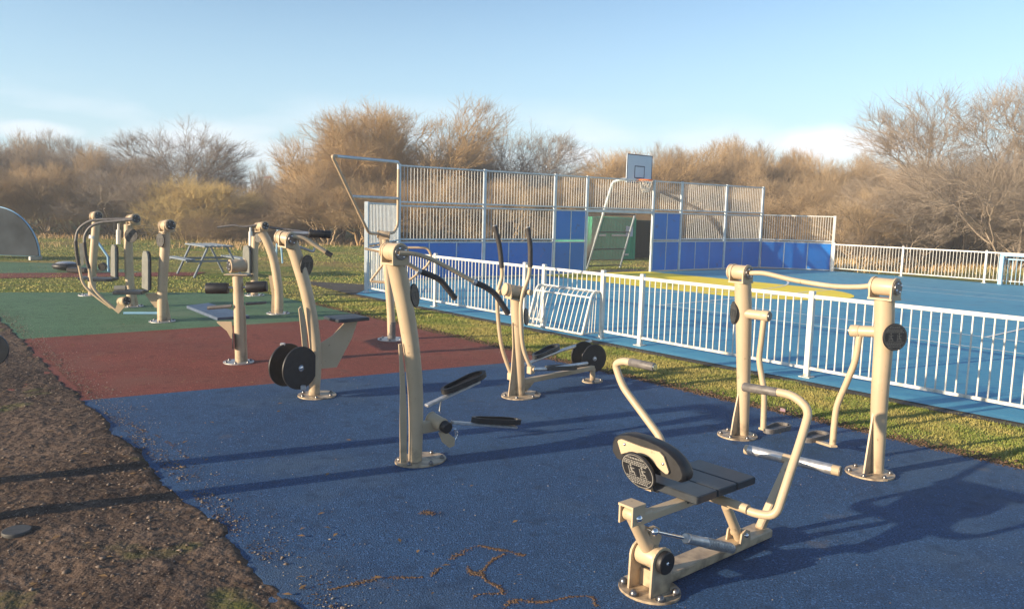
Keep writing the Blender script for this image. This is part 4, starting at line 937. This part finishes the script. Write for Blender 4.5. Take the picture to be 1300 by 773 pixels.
# basketball stand
def hoop():
    b1 = G(744.5, 341); b2 = G(787, 339.5); P = Plane(b1, AU); P2 = Plane(b2, AU)
    t = thing('basketball_hoop', 'basketball backboard with orange rim and white net on slanted poles above goal opening', 'basketball hoop', b1)
    top = P(778, 231); mb = MB(); mb.tube([b1, top, P(789, 228), P(795, 228)], .05, .15, 12); mb.build('pole', M['post'], t)
    t2 = P2(806, 273); mb = MB(); mb.cyl(b2, t2, .035, seg=10); mb.build('pole', M['post'], t)
    # sloping back mesh
    mid = b1+(top-b1)*.62; mid = P(765.5, 272); mb = MB()
    q00, q10, q01, q11 = b1+Z*.08, b2+Z*.08, mid, t2
    N = 26
    for i in range(N+1):
        a = q00.lerp(q10, i/N); c = q01.lerp(q11, i/N); mb.sweep([a, c], .0065, 4, False)
    for k in (0, .33, .66, 1): a, c = q00.lerp(q01, k), q10.lerp(q11, k); mb.cyl(a, c, .022, seg=6)
    mb.build('back_mesh', M['mesh'], t)
    mb = MB(); e0, e1 = PP[3]+Z*.08, PP[3]+Z*1.9
    for i in range(1, 12): mb.sweep([e0.lerp(q00, i/12), e1.lerp(q01, i/12)], .010, 4, False)
    mb.build('side_mesh', M['mesh'], t)
    # backboard: plane across the court's length
    hb = P(811, 214); BP = Plane(P(795, 229)+W*.0, AW)
    k = [BP(792.4, 196.3), BP(832, 200.5), BP(830.5, 232.5), BP(790, 230)]
    c = sum(k, Vector())/4; wd = (k[1]-k[0]).length; hh = 1.0
    wd = 1.25; hh = .92; BC = c
    mb = MB(); mb.box(BC, (wd, .03, hh), (W, U, Z), .004); bb = mb.build('backboard', M['bboard'], t)
    f = BC+U*.017; mb = MB()
    def frame(w_, z0, z1, th):
        mb.box(f+Z*(z0+th/2), (w_, .004, th), (W, U, Z)); mb.box(f+Z*(z1-th/2), (w_, .004, th), (W, U, Z))
        for s_ in (-1, 1): mb.box(f+W*s_*(w_/2-th/2)+Z*(z0+z1)/2, (th, .004, z1-z0-2*th), (W, U, Z))
    frame(wd, -hh/2, hh/2, .03); frame(.50, -.30, .10, .03); mb.build('board_marking', M['line'], bb)
    rc = BC+U*.30-Z*.36; mb = MB(); ring = [rc+(W*math.cos(a)+U*math.sin(a))*.225 for a in np.linspace(0, 2*math.pi, 33)]
    mb.sweep(ring, .022, 8, False); mb.box(BC+U*.05-Z*.37, (.3, .09, .10), (W, U, Z)); rm = mb.build('rim', M['orange'], t)
    mb = MB(); n = 12
    for lev in range(4):
        for i in range(n):
            def pt(l, j): a = 2*math.pi*(j+.5*(l % 2))/n; r_ = .22-.028*l; return rc+(W*math.cos(a)+U*math.sin(a))*r_-Z*.10*l
            mb.sweep([pt(lev, i), pt(lev+1, i)], .006, 4, False); mb.sweep([pt(lev, i), pt(lev+1, i-1 if lev % 2 == 0 else i+1)], .006, 4, False)
    mb.build('net', M['net'], rm)
hoop()

# container behind the goal; a second dark box paints its shaded side
def corrug(mb, a, b, z0, z1, nrm_, n):
    L = (b-a).length; d = (b-a).normalized(); P = []
    for i in range(n):
        s0 = L*i/n; q = L/n
        for ds, dp in ((0, 0), (.35, 0), (.5, .03), (.85, .03)): P.append(a+d*(s0+q*ds)+nrm_*dp)
    P.append(b); k = len(P); mb.add([p+Z*z0 for p in P]+[p+Z*z1 for p in P], [(i, i+1, k+i+1, k+i) for i in range(k-1)])
def container(label, a, b, depth, h, m, dark=None):
    d = (b-a).normalized(); n = V(d.y, -d.x); t = thing('storage_container', label, 'container', a)
    c, e = b-n*depth, a-n*depth
    mb = MB(); corrug(mb, a, b, .05, h, n, 14); corrug(mb, b, c, .05, h, d, 14); corrug(mb, c, e, .05, h, -n, 14); corrug(mb, e, a, .05, h, -d, 14)
    mb.add([a+Z*h, b+Z*h, c+Z*h, e+Z*h], [(0, 1, 2, 3)]); mb.build('wall', m, t)
    mb = MB()
    for p, q in ((a, b), (b, c), (c, e), (e, a)):
        railbox(mb, p, q, h-.04, .1, .09); railbox(mb, p, q, .06, .1, .09); mb.box(p+Z*h/2, (.11, .11, h-.01), (d, n, Z))
    mb.build('frame', m, t); return t, d, n
a = Dp(750, 335, 32); b = Dp(803, 335, 33.2); a.z = b.z = 0
zt = Dp(775, 276, 32.5).z
t, d, n = container('bright green corrugated storage container seen through the goal opening', a, b, 2.4, zt, M['dgreen'])
for k, (x0, x1, z_) in enumerate(((.5, 1.1, .62), (.22, .3, .62), (.72, .78, .15))):
    pass
L_ = (b-a).length
for (s0, s1, z_) in ((.15, .3, .58), (.45, .85, .58), (.78, .82, .78), (.74, .86, .12)): mb = MB(); mb.box(a+d*L_*(s0+s1)/2+n*.07+Z*zt*z_, (L_*(s1-s0), .03, .08), (d, n, Z)); mb.build('door_bar', M['white'], t)
a = Dp(804, 335, 34.5); b = Dp(830, 335, 35.2); a.z = b.z = 0
t, d, n = container('dark box standing in for the shaded side of the bright green container', a, b, 2.4, Dp(815, 280, 35).z, M['dshade'])
mb = MB(); mb.box(Dp(799, 294, 32.9)+n*.0, (.38, .02, .42), (d, n, Z)); sg = mb.build('notice', M['bboard'], t)

# ------------------------------------------------------------ far left things
def half_panel():
    c = G(-4, 327); r = 1.5; az = -8; d = dirn(az); n = V(-d.y, d.x); t = thing('half_round_panel', 'dark half-round panel with pale rim standing on grass at left edge', 'play panel', c)
    pts = [c+Z*.1+d*r*math.cos(a)+Z*(r*1.0*math.sin(a)) for a in np.linspace(0, math.pi, 33)]
    mb = MB(); mb.prism(pts, n, .12); mb.build('panel', M['dish'], t)
    mb = MB(); mb.sweep([p for p in pts]+[pts[0]], .03, 8, False); mb.build('rim', M['lblue'], t)
    for s_ in (-1, 1): mb = MB(); mb.box(c+d*s_*r*.9+Z*.03, (.08, .5, .12), (d, n, Z), .01); mb.build('foot', M['steel'], t)
half_panel()
def picnic():
    c = G(262, 349); d = (G(300, 346)-G(232, 347)); az = AU; d = dirn(az); n = V(-d.y, d.x); c = V(c.x, c.y+.2, -.02)
    t = thing('picnic_table', 'pale blue steel picnic table with benches on the grass beyond green rubber', 'picnic table', c)
    mb = MB()
    for k in range(5): mb.box(c+n*(-.32+.16*k)+Z*.80, (1.5, .11, .04), (d, n, Z), .006)
    mb.build('table_top', M['table'], t)
    for s_ in (-1, 1):
        mb = MB()
        for k in range(2): mb.box(c+n*(s_*.72+(-.08+.14*k))+Z*.46, (1.5, .11, .04), (d, n, Z), .006)
        mb.build('bench', M['table'], t)
        x = c+d*s_*.65
        for q in (-1, 1): mb = MB(); mb.cyl(x+n*q*.25+Z*.78, x+n*q*.62, .03, seg=10); mb.build('leg', M['table'], t)
        mb = MB(); mb.box(x+Z*.42, (.05, 1.6, .05), (d, n, Z)); mb.build('cross_beam', M['table'], t)
picnic()
c = G(84, 343); mb = MB(); mb.sweep([c+Z*.0, c+Z*.05, c+Z*.10, c+Z*.17, c+Z*.2], [.12, .3, .34, .32, .2], 24); t = thing('spinner_dish', 'low round black and white spinner dish on far green rubber', 'spinner', c)
mb.build('dish', M['black'], t); mb = MB(); mb.dome(c+Z*.17, Z, .26, .07, 18); mb.build('dish_top', M['steel'], t)
c = G(100, 345.5); mb = MB(); mb.box(c+Z*.06, (.5, .3, .12), None, .02); tag(mb.build('low_step', M['black'], at=c), 'low black block beside the spinner dish', 'step')
# thin light blue bar seen behind press machines
c = G(432, 338); 
c = G(133, 345); mb = MB(); mb.cyl(c+V(-.3, 0, 1.0), c+V(.1, 0, .4), .03); mb.cyl(c+V(.1, 0, .4), c+V(.1, 0, 0), .03); tag(mb.build('play_post', M['lblue'], at=c), 'slanted light blue post behind the seated presses', 'post')
c = G(434, 331); mb = MB(); 
c = Dp(354, 322, 26); mb = MB(); c.z = 0
for x in (-.1, .12): mb.cyl(c+V(x, 0, -.02), c+V(x*.3, 0, 1.1), .03)
tag(mb.build('play_post', M['lblue'], at=c), 'light blue twin post behind the curved columns', 'post')

# ------------------------------------------------------------ bare trees
def strands_mesh(name, S, m):
    """S: list of (pts Nx3, r0, r1) -> three-sided tapered tubes"""
    V_, F_ = [], []; off = 0
    from collections import defaultdict
    by = defaultdict(list)
    for s in S: by[len(s[0])].append(s)
    for n, L in by.items():
        P = np.array([s[0] for s in L]); r0 = np.array([s[1] for s in L]); r1 = np.array([s[2] for s in L]); k = len(L)
        T = np.gradient(P, axis=1); T /= np.linalg.norm(T, axis=2, keepdims=True)+1e-9
        ref = np.where(np.abs(T[:, :, 2:3]) < .8, np.array([0, 0, 1.]), np.array([1., 0, 0]))
        A = np.cross(T, ref); A /= np.linalg.norm(A, axis=2, keepdims=True)+1e-9; B = np.cross(T, A)
        rr = (r0[:, None]+(r1-r0)[:, None]*np.linspace(0, 1, n)[None])[:, :, None]
        rings = np.stack([P+(A*math.cos(q)+B*math.sin(q))*rr for q in (0, 2.094, 4.189)], 2)   # k,n,3,3
        V_.append(rings.reshape(-1, 3))
        b = off+(np.arange(k)*n*3)[:, None, None]; i = (np.arange(n-1)*3)[None, :, None]
        f = []
        for a_, c_ in ((0, 1), (1, 2), (2, 0)): f.append(np.stack([b+i+a_, b+i+c_, b+i+3+c_, b+i+3+a_], 3).reshape(-1, 4))
        F_.append(np.concatenate(f)); off += k*n*3
    me = fast_mesh(name, np.concatenate(V_), np.concatenate(F_), m); return me
def wob(p, d, L, n, wb, trop, rg):
    pts = [p]; 
    for i in range(n-1):
        d = d+rg.normal(0, wb, 3); d[2] += trop; d /= np.linalg.norm(d); pts.append(pts[-1]+d*L/(n-1))
    return np.array(pts), d
def side(d, ang, rg):
    r = rg.normal(0, 1, 3); r -= d*r.dot(d); r /= np.linalg.norm(r); v = d*math.cos(ang)+r*math.sin(ang); return v
def gen_tree(seed, stems=5, spread=.5, kids=(6, 6, 7, 4), lens=(1, .62, .42, .26, .16), wb=.14, trop=.05, r=.11, bare=.25, droop=0):
    rg = np.random.default_rng(seed); big, fine = [], []
    def rec(p, d, lev, rad):
        L = lens[lev]*rg.uniform(.75, 1.2); n = (7, 6, 5, 4, 3)[lev]
        pts, de = wob(p, d, L, n, wb*(1+.05*lev), trop if lev < 4 else trop-droop, rg); (big if lev < 2 else fine).append((pts, rad, rad*.45))
        if lev >= len(kids): return
        for k in range(kids[lev]):
            t = bare+(1-bare)*((k+rg.uniform(0, 1))/kids[lev]) if lev == 0 else rg.uniform(.15, 1); i = min(int(t*(n-1)), n-2); q = pts[i]*(1-(t*(n-1)-i))+pts[i+1]*(t*(n-1)-i)
            dd = pts[i+1]-pts[i]; dd /= np.linalg.norm(dd); rec(q, side(dd, rg.uniform(.3, .8), rg), lev+1, max(rad*.52*(1-.3*t), .0014))
    for s in range(stems):
        a = rg.uniform(0, 6.28); sp = rg.uniform(.1, spread); p = np.array([math.cos(a)*.12*sp, math.sin(a)*.12*sp, 0]); d = np.array([math.cos(a)*sp, math.sin(a)*sp, 1]); d /= np.linalg.norm(d); rec(p, d, 0, r*rg.uniform(.6, 1.1)*.12)
    return big, fine
def gen_bush(seed, whips=650, wb=.09):
    rg = np.random.default_rng(seed); big, fine = [], []
    for k in range(whips):
        a = rg.uniform(0, 6.28); q = math.sqrt(rg.uniform(0, 1)); p = np.array([math.cos(a)*.42*q, math.sin(a)*.42*q, 0]); d = np.array([math.cos(a)*q*.55, math.sin(a)*q*.55, 1])
        L = rg.uniform(.6, 1.0)*(1-.28*q*q); pts, de = wob(p, d/np.linalg.norm(d), L, 6, wb, .02, rg); (big if k < 40 else fine).append((pts, .0035, .0012))
        for j in range(7):
            t = rg.uniform(.2, .98); i = min(int(t*5), 4); q_ = pts[i]+(pts[i+1]-pts[i])*(t*5-i); dd = pts[i+1]-pts[i]; dd /= np.linalg.norm(dd)
            p2, _ = wob(q_, side(dd, rg.uniform(.3, .8), rg), rg.uniform(.08, .22), 3, .12, .05, rg); fine.append((p2, .0016, .0008))
    return big, fine
def crown_points(rg, N, zc, rz_, rxy, zmin, lumps, shell=.55, lump_r=.16):
    """end points of the twigs: clustered in rounded clumps filling a crown"""
    cs = []
    while len(cs) < lumps:
        v = rg.normal(0, 1, 3); v /= np.linalg.norm(v); q = rg.uniform(shell, .92); p = np.array([v[0]*rxy*q, v[1]*rxy*q, zc+v[2]*rz_*q])
        if p[2] > zmin: cs.append((p, lump_r*rg.uniform(.6, 1.25)))
    P = []
    while len(P) < N:
        c, r_ = cs[rg.integers(len(cs))]; v = rg.normal(0, 1, 3); v /= np.linalg.norm(v); p = c+v*r_*rg.uniform(.2, 1)**.5*np.array([1, 1, .9])
        if p[2] > zmin*.8: P.append(p)
    return np.array(P)
def cluster_tree(seed, N=2600, stems=3, zc=.62, rz_=.36, rxy=.48, zmin=.22, lumps=26, kids=5, r0=.013, fork=.36, spread=.05, shell=.45, lump_r=.16, tw=.055, kr=.42):
    rg = np.random.default_rng(seed); P = crown_points(rg, N, zc, rz_, rxy, zmin, lumps, shell, lump_r); big, fine = [], []
    def km(Q, k):
        c = Q[rg.choice(len(Q), k, replace=False)]
        for _ in range(4):
            l = np.argmin(((Q[:, None]-c[None])**2).sum(2), 1)
            for i in range(k):
                if (l == i).any(): c[i] = Q[l == i].mean(0)
        return l
    def br(a, b, ra, rb, lst, n, wv):
        L = np.linalg.norm(b-a); t = np.linspace(0, 1, n)[:, None]; o = rg.normal(0, wv*L, 3); o2 = rg.normal(0, wv*L*.5, 3)
        pts = a+(b-a)*t+o*np.sin(np.pi*t)+o2*np.sin(2*np.pi*t); lst.append((pts, ra, rb)); return pts
    def rad(n): return max(r0*(n/N*stems)**kr, .0006)
    def rec(a, Q, lev, dprev):
        n = len(Q)
        if n <= 3:
            for q in Q:
                pts = br(a, q, .0009, .0006, fine, 4, .06); L = np.linalg.norm(q-a); d0 = (q-a)/(L+1e-9)
                for j in range(kids):
                    t = rg.uniform(.25, 1); i = min(int(t*3), 2); st = pts[i]+(pts[i+1]-pts[i])*(t*3-i)
                    d = side(d0, rg.uniform(.3, .9), rg); d[2] += .25; l = tw*rg.uniform(.5, 1.3); e = st+d*l
                    fine.append((np.array([st, (st+e)/2+rg.normal(0, .06*l, 3), e]), .0006, .0003))
            return
        c = Q.mean(0); m = a+(c-a)*(fork if lev else fork*.8)
        m = m+rg.normal(0, .05, 3)*np.linalg.norm(c-a)*.6
        br(a, m, rad(n), rad(n)*.82, big if lev < 3 else fine, 6 if lev < 3 else 4, .05)
        k = 2 if n < 8 else int(rg.integers(2, 4)); l = km(Q, k)
        for i in range(k):
            S = Q[l == i]
            if len(S): rec(m, S, lev+1, m-a)
    l = km(P, stems)
    for i in range(stems):
        S = P[l == i]; 
        if len(S): c = S.mean(0); base = np.array([c[0]*spread, c[1]*spread, 0]); rec(base, S, 0, None)
    return big, fine
def proto(big, fine, tm, name):
    allp = np.concatenate([s[0] for s in big+fine]); hx = np.percentile(np.abs(allp[:, :2]), 96); hz = np.percentile(allp[:, 2], 99.5)
    sc = np.array([.5/hx, .5/hx, 1/hz])
    rs = 1.0
    B = [(s[0]*sc, s[1]/hz*rs, s[2]/hz*rs) for s in big]; Fi = [(s[0]*sc, s[1]/hz*rs, s[2]/hz*rs) for s in fine]
    return B, Fi
TM = {'brown': mat('brown_twig', (.42, .31, .185), .85, col2=(.31, .225, .135), vscale=.35, coord='World'),
      'grey': mat('grey_twig', (.38, .315, .25), .85, col2=(.28, .235, .19), vscale=.35, coord='World'),
      'gold': mat('golden_twig', (.62, .48, .21), .85, col2=(.48, .36, .16), vscale=.4, coord='World'),
      'orange': mat('orange_twig', (.50, .345, .175), .85, col2=(.38, .26, .135), vscale=.35, coord='World'),
      'pale': mat('pale_twig', (.36, .29, .22), .85, col2=(.27, .22, .17), vscale=.35, coord='World')}
protos = {}
def make_proto(key, tm, big, fine):
    B, Fi = proto(big, fine, tm, key)
    t = strands_mesh('trunk', B, TM[tm]); c = strands_mesh('crown', Fi, TM[tm]); col.objects.unlink(t); col.objects.unlink(c); protos[key] = (t.data, c.data)
    bpy.data.objects.remove(t); bpy.data.objects.remove(c)
make_proto('dome', 'grey', *cluster_tree(1, 3600, 6, zc=.60, rz_=.37, rxy=.47, zmin=.25, lumps=55, spread=.05, kids=5, r0=.011))
make_proto('thick1', 'brown', *cluster_tree(2, 2600, 5, zc=.52, rz_=.42, rxy=.46, zmin=.10, lumps=30, kids=5, spread=.06, shell=.3))
make_proto('thick2', 'orange', *cluster_tree(3, 2600, 5, zc=.50, rz_=.44, rxy=.44, zmin=.08, lumps=26, kids=5, spread=.06, shell=.3))
make_proto('thick3', 'grey', *cluster_tree(4, 2400, 4, zc=.55, rz_=.42, rxy=.45, zmin=.12, lumps=24, kids=5, spread=.06, shell=.3, lump_r=.18))
make_proto('tall', 'orange', *cluster_tree(5, 2800, 4, zc=.60, rz_=.37, rxy=.46, zmin=.2, lumps=36, kids=5, spread=.06))
make_proto('sparse', 'pale', *cluster_tree(6, 1700, 5, zc=.50, rz_=.46, rxy=.48, zmin=.08, lumps=26, kids=8, r0=.0085, spread=.06, lump_r=.22, tw=.065))
make_proto('sparse2', 'pale', *cluster_tree(16, 1700, 4, zc=.52, rz_=.45, rxy=.46, zmin=.1, lumps=24, kids=8, r0=.0085, spread=.06, lump_r=.22, tw=.07))
make_proto('hazel', 'gold', *cluster_tree(27, 3600, 14, zc=.42, rz_=.55, rxy=.48, zmin=.03, lumps=60, kids=6, spread=.5, shell=.3, lump_r=.16, r0=.005, tw=.07))
make_proto('scrub', 'brown', *cluster_tree(28, 3000, 12, zc=.40, rz_=.55, rxy=.5, zmin=.03, lumps=40, kids=5, spread=.5, shell=.3, lump_r=.18, r0=.006, tw=.07))
make_proto('scrub2', 'orange', *cluster_tree(29, 3000, 12, zc=.40, rz_=.55, rxy=.5, zmin=.03, lumps=40, kids=5, spread=.5, shell=.3, lump_r=.18, r0=.006, tw=.07))
def tree(key, px, ytop, Y, wpx, label, group=None, name='bare_tree', cat='tree', rz=None, base=None):
    p = Dp(px, 300, Y); top = Dp(px, ytop, Y).z; w_ = wpx/1000*Y; loc = V(p.x, p.y, -.05)
    t = thing(name, label, cat, loc, group)
    rz = random.uniform(0, 6.28) if rz is None else rz
    for nm, me in zip(('trunk', 'crown'), protos[key]):
        o = bpy.data.objects.new(nm, me); col.objects.link(o); o.parent = t
    t.scale = (w_, w_, top+.05); t.rotation_euler = (0, 0, rz); return t
# singles
tree('dome', 228, 164, 47, 150, 'rounded grey bare tree standing alone above the golden bush', rz=1.0)
tree('hazel', 250, 229, 40, 125, 'dense golden yellow leafless bush below the rounded grey tree', name='hazel_bush', cat='bush')
tree('tall', 520, 134, 46, 200, 'tallest bare orange brown tree rising behind the left of the barred wall')
tree('tall', 455, 150, 44, 130, 'bare orange brown tree with a rust tinted top left of the tallest tree', rz=2.5)
tree('thick2', 412, 180, 42, 105, 'bushy orange brown bare tree at left edge of the central clump')
tree('dome', 655, 156, 48, 160, 'rounded pale grey bare tree above the middle of the barred wall', rz=4)
tree('sparse', 1205, 118, 34, 260, 'open wind-swept pale bare tree with the thickest limbs at right', rz=.4)
tree('sparse2', 1290, 100, 31, 240, 'tall pale bare tree cut by the right edge of photo', rz=3.0)
tree('thick1', 325, 207, 60, 40, 'small pointed bare tree in the gap between left trees and central clump')
# thicket, in regions
def region(label, grp, rows, xs, top, keys, wpx, jit=10):
    for Y, dy in rows:
        for x in np.arange(xs[0], xs[1], xs[2]*(40/Y)):
            xx = x+random.uniform(-jit, jit); yt = np.interp(xx, *zip(*top))+dy+random.uniform(-4, 7)
            tree(random.choice(keys), xx, yt, Y+random.uniform(-1.5, 1.5), wpx*random.uniform(.85, 1.2)*40/Y, label, grp)
tl = [(-330, 178), (-60, 165), (0, 163), (60, 172), (110, 172), (150, 190), (190, 205), (230, 225), (270, 240), (300, 246)]
region('bare grey brown tree in the hazy thicket at far left', 'trees of the far left thicket', [(52, 2), (46, 10)], (-330, 190, 38), tl, ['thick3', 'thick1', 'thick3'], 118)
region('low brown bare shrub in front of the left thicket', 'shrubs below the left thicket', [(41, 0)], (-50, 200, 30), [(-60, 215), (200, 212)], ['thick3', 'thick2', 'scrub', 'thick1'], 118)
tm_ = [(270, 252), (310, 252), (350, 240), (375, 222), (400, 190), (430, 175), (600, 185), (640, 200), (700, 212), (745, 218)]
region('brown bare tree in the thicket behind the left half of the tall wall', 'trees of the middle thicket', [(54, 8), (47, 12)], (275, 760, 30), tm_, ['thick1', 'thick2', 'thick1'], 110)
region('low orange brown shrub at the foot of the middle thicket', 'shrubs below the middle thicket', [(40, 0)], (290, 760, 32), [(275, 268), (340, 264), (410, 228), (760, 228)], ['thick1', 'scrub', 'thick2', 'thick1'], 118)
trr = [(740, 212), (790, 196), (840, 184), (880, 186), (930, 177), (1000, 192), (1060, 197), (1110, 203), (1200, 215), (1320, 220)]
region('brown bare tree in the long thicket right of the basketball hoop', 'trees of the right thicket', [(55, 0), (47, 8)], (750, 1480, 31), trr, ['thick1', 'thick2', 'thick1'], 118)
region('low brown shrub behind the court at right', 'shrubs below the right thicket', [(41, 0)], (760, 1340, 30), [(740, 232), (1340, 240)], ['thick3', 'scrub', 'thick1', 'thick1'], 118)
region('brown grey shrub tangle below the open pale trees at far right', 'shrub tangle at the right edge', [(38, 0), (34, 14)], (1090, 1360, 34), [(1080, 225), (1340, 190)], ['thick3', 'thick1', 'sparse'], 100)
# distant hedge line and house in the gap
region('distant bare tree low on the skyline', 'distant skyline trees', [(120, 0)], (200, 420, 60), [(200, 238), (420, 232)], ['thick3', 'thick1'], 160)
def house():
    p = Dp(340, 240, 560); p.z = 0; zt = Dp(340, 224, 560).z; t = thing('house', 'distant house with a red roof in the gap between trees', 'house', p)
    mb = MB(); mb.box(p+Z*(zt-1.5)/2, (4, 4, zt-1.5), None); mb.build('wall', M['render_wall'], t)
    mb = MB(); x, y, z = p.x, p.y, zt-1.49; mb.add([(x-2.3, y-2.3, z), (x+2.3, y-2.3, z), (x+2.3, y+2.3, z), (x-2.3, y+2.3, z), (x-2.3, y, zt), (x+2.3, y, zt)], [(0, 1, 5, 4), (2, 3, 4, 5), (0, 4, 3), (1, 2, 5), (3, 2, 1, 0)]); mb.build('roof', M['roof'], t)
house()

# ------------------------------------------------------------ light
SUN_EL, SH_AZ = 13.2, 25.8          # shadows run towards azimuth SH_AZ
sun_dir = -(dirn(SH_AZ)*math.cos(R(SUN_EL)))+Z*math.sin(R(SUN_EL))      # towards the sun
ld = bpy.data.lights.new('sun', 'SUN'); ld.energy = 5.0; ld.angle = R(.55); ld.color = (1, .80, .56)
lo = bpy.data.objects.new('sun', ld); col.objects.link(lo); lo.rotation_euler = sun_dir.to_track_quat('Z', 'Y').to_euler()
w = bpy.data.worlds.new('World'); scene.world = w; w.use_nodes = True; nt = w.node_tree; bg = nt.nodes['Background']
sky = nt.nodes.new('ShaderNodeTexSky'); sky.sky_type = 'NISHITA'; sky.sun_disc = False; sky.sun_elevation = R(SUN_EL)
sky.sun_rotation = math.atan2(sun_dir.x, sun_dir.y); sky.air_density = 1.0; sky.dust_density = .3; sky.ozone_density = 2.3
tc = nt.nodes.new('ShaderNodeTexCoord'); sx = nt.nodes.new('ShaderNodeSeparateXYZ'); nt.links.new(tc.outputs['Generated'], sx.inputs[0])
mp = nt.nodes.new('ShaderNodeMapping'); mp.inputs['Scale'].default_value = (3.2, 3.2, 13); mp.inputs['Location'].default_value = (.6, 1.3, 0); nt.links.new(tc.outputs['Generated'], mp.inputs[0])
n = nt.nodes.new('ShaderNodeTexNoise'); n.inputs['Scale'].default_value = 1.0; n.inputs['Detail'].default_value = 6; nt.links.new(mp.outputs[0], n.inputs['Vector'])
mr = nt.nodes.new('ShaderNodeMapRange'); mr.inputs['From Min'].default_value = .46; mr.inputs['From Max'].default_value = .62; nt.links.new(n.outputs['Fac'], mr.inputs['Value'])
hr = nt.nodes.new('ShaderNodeMapRange'); hr.inputs['From Min'].default_value = .14; hr.inputs['From Max'].default_value = .06; nt.links.new(sx.outputs['Z'], hr.inputs['Value'])
mu = nt.nodes.new('ShaderNodeMath'); mu.operation = 'MULTIPLY'; nt.links.new(mr.outputs[0], mu.inputs[0]); nt.links.new(hr.outputs[0], mu.inputs[1])
acc = mu.outputs[0]
def blob(px, py, sx_, sz_, amt, acc):
    c = ray(px, py).normalized(); v1 = nt.nodes.new('ShaderNodeVectorMath'); v1.operation = 'SUBTRACT'; nt.links.new(tc.outputs['Generated'], v1.inputs[0]); v1.inputs[1].default_value = c
    v2 = nt.nodes.new('ShaderNodeVectorMath'); v2.operation = 'MULTIPLY'; nt.links.new(v1.outputs[0], v2.inputs[0]); v2.inputs[1].default_value = (1/sx_, 1/sx_, 1/sz_)
    v3 = nt.nodes.new('ShaderNodeVectorMath'); v3.operation = 'LENGTH'; nt.links.new(v2.outputs[0], v3.inputs[0])
    n5 = nt.nodes.new('ShaderNodeTexNoise'); n5.inputs['Scale'].default_value = 9; n5.inputs['Detail'].default_value = 7; nt.links.new(tc.outputs['Generated'], n5.inputs['Vector'])
    ad = nt.nodes.new('ShaderNodeMath'); ad.operation = 'MULTIPLY_ADD'; nt.links.new(n5.outputs['Fac'], ad.inputs[0]); ad.inputs[1].default_value = -1.5; nt.links.new(v3.outputs['Value'], ad.inputs[2])
    r_ = nt.nodes.new('ShaderNodeMapRange'); r_.inputs['From Min'].default_value = .25; r_.inputs['From Max'].default_value = -.25; r_.inputs['To Max'].default_value = amt; nt.links.new(ad.outputs[0], r_.inputs['Value'])
    mxm = nt.nodes.new('ShaderNodeMath'); mxm.operation = 'MAXIMUM'; nt.links.new(acc, mxm.inputs[0]); nt.links.new(r_.outputs[0], mxm.inputs[1]); return mxm.outputs[0]
for bl in ((1050, 184, .13, .024, 1.0), (735, 200, .05, .02, .85), (330, 192, .13, .024, .55), (40, 166, .05, .012, .6), (1180, 205, .2, .03, .35)): acc = blob(*bl, acc)
mu2 = nt.nodes.new('ShaderNodeMath'); mu2.operation = 'MULTIPLY'; mu2.inputs[1].default_value = .8; nt.links.new(acc, mu2.inputs[0])
mx = nt.nodes.new('ShaderNodeMix'); mx.data_type = 'RGBA'; nt.links.new(mu2.outputs[0], mx.inputs['Factor']); nt.links.new(sky.outputs[0], mx.inputs['A']); mx.inputs['B'].default_value = (5.2, 5.3, 5.6, 1)
hz = nt.nodes.new('ShaderNodeMapRange'); hz.inputs['From Min'].default_value = .26; hz.inputs['From Max'].default_value = .0; hz.inputs['To Max'].default_value = .8; nt.links.new(sx.outputs['Z'], hz.inputs['Value'])
m0 = nt.nodes.new('ShaderNodeMix'); m0.data_type = 'RGBA'; nt.links.new(hz.outputs[0], m0.inputs['Factor']); nt.links.new(sky.outputs[0], m0.inputs['A']); m0.inputs['B'].default_value = (2.55, 3.75, 4.7, 1)
nt.links.new(m0.outputs['Result'], mx.inputs['A'])
nt.links.new(mx.outputs['Result'], bg.inputs['Color']); bg.inputs['Strength'].default_value = .113
scene.view_settings.view_transform = 'Standard'; scene.view_settings.look = 'None'; scene.view_settings.exposure = 1.0; scene.view_settings.gamma = 1
# haze volume added to give the view a washed, softened look
mb = MB(); mb.box((0, 250, 4.75), (2300, 2900, 11.6)); hz_o = mb.build('haze', M['haze']); hz_o['kind'] = 'stuff'; hz_o['label'] = 'thin pale haze added to wash out the view over the park'; hz_o['category'] = 'haze'
for o in list(bpy.data.objects):
    if '_o' in o: del o['_o']
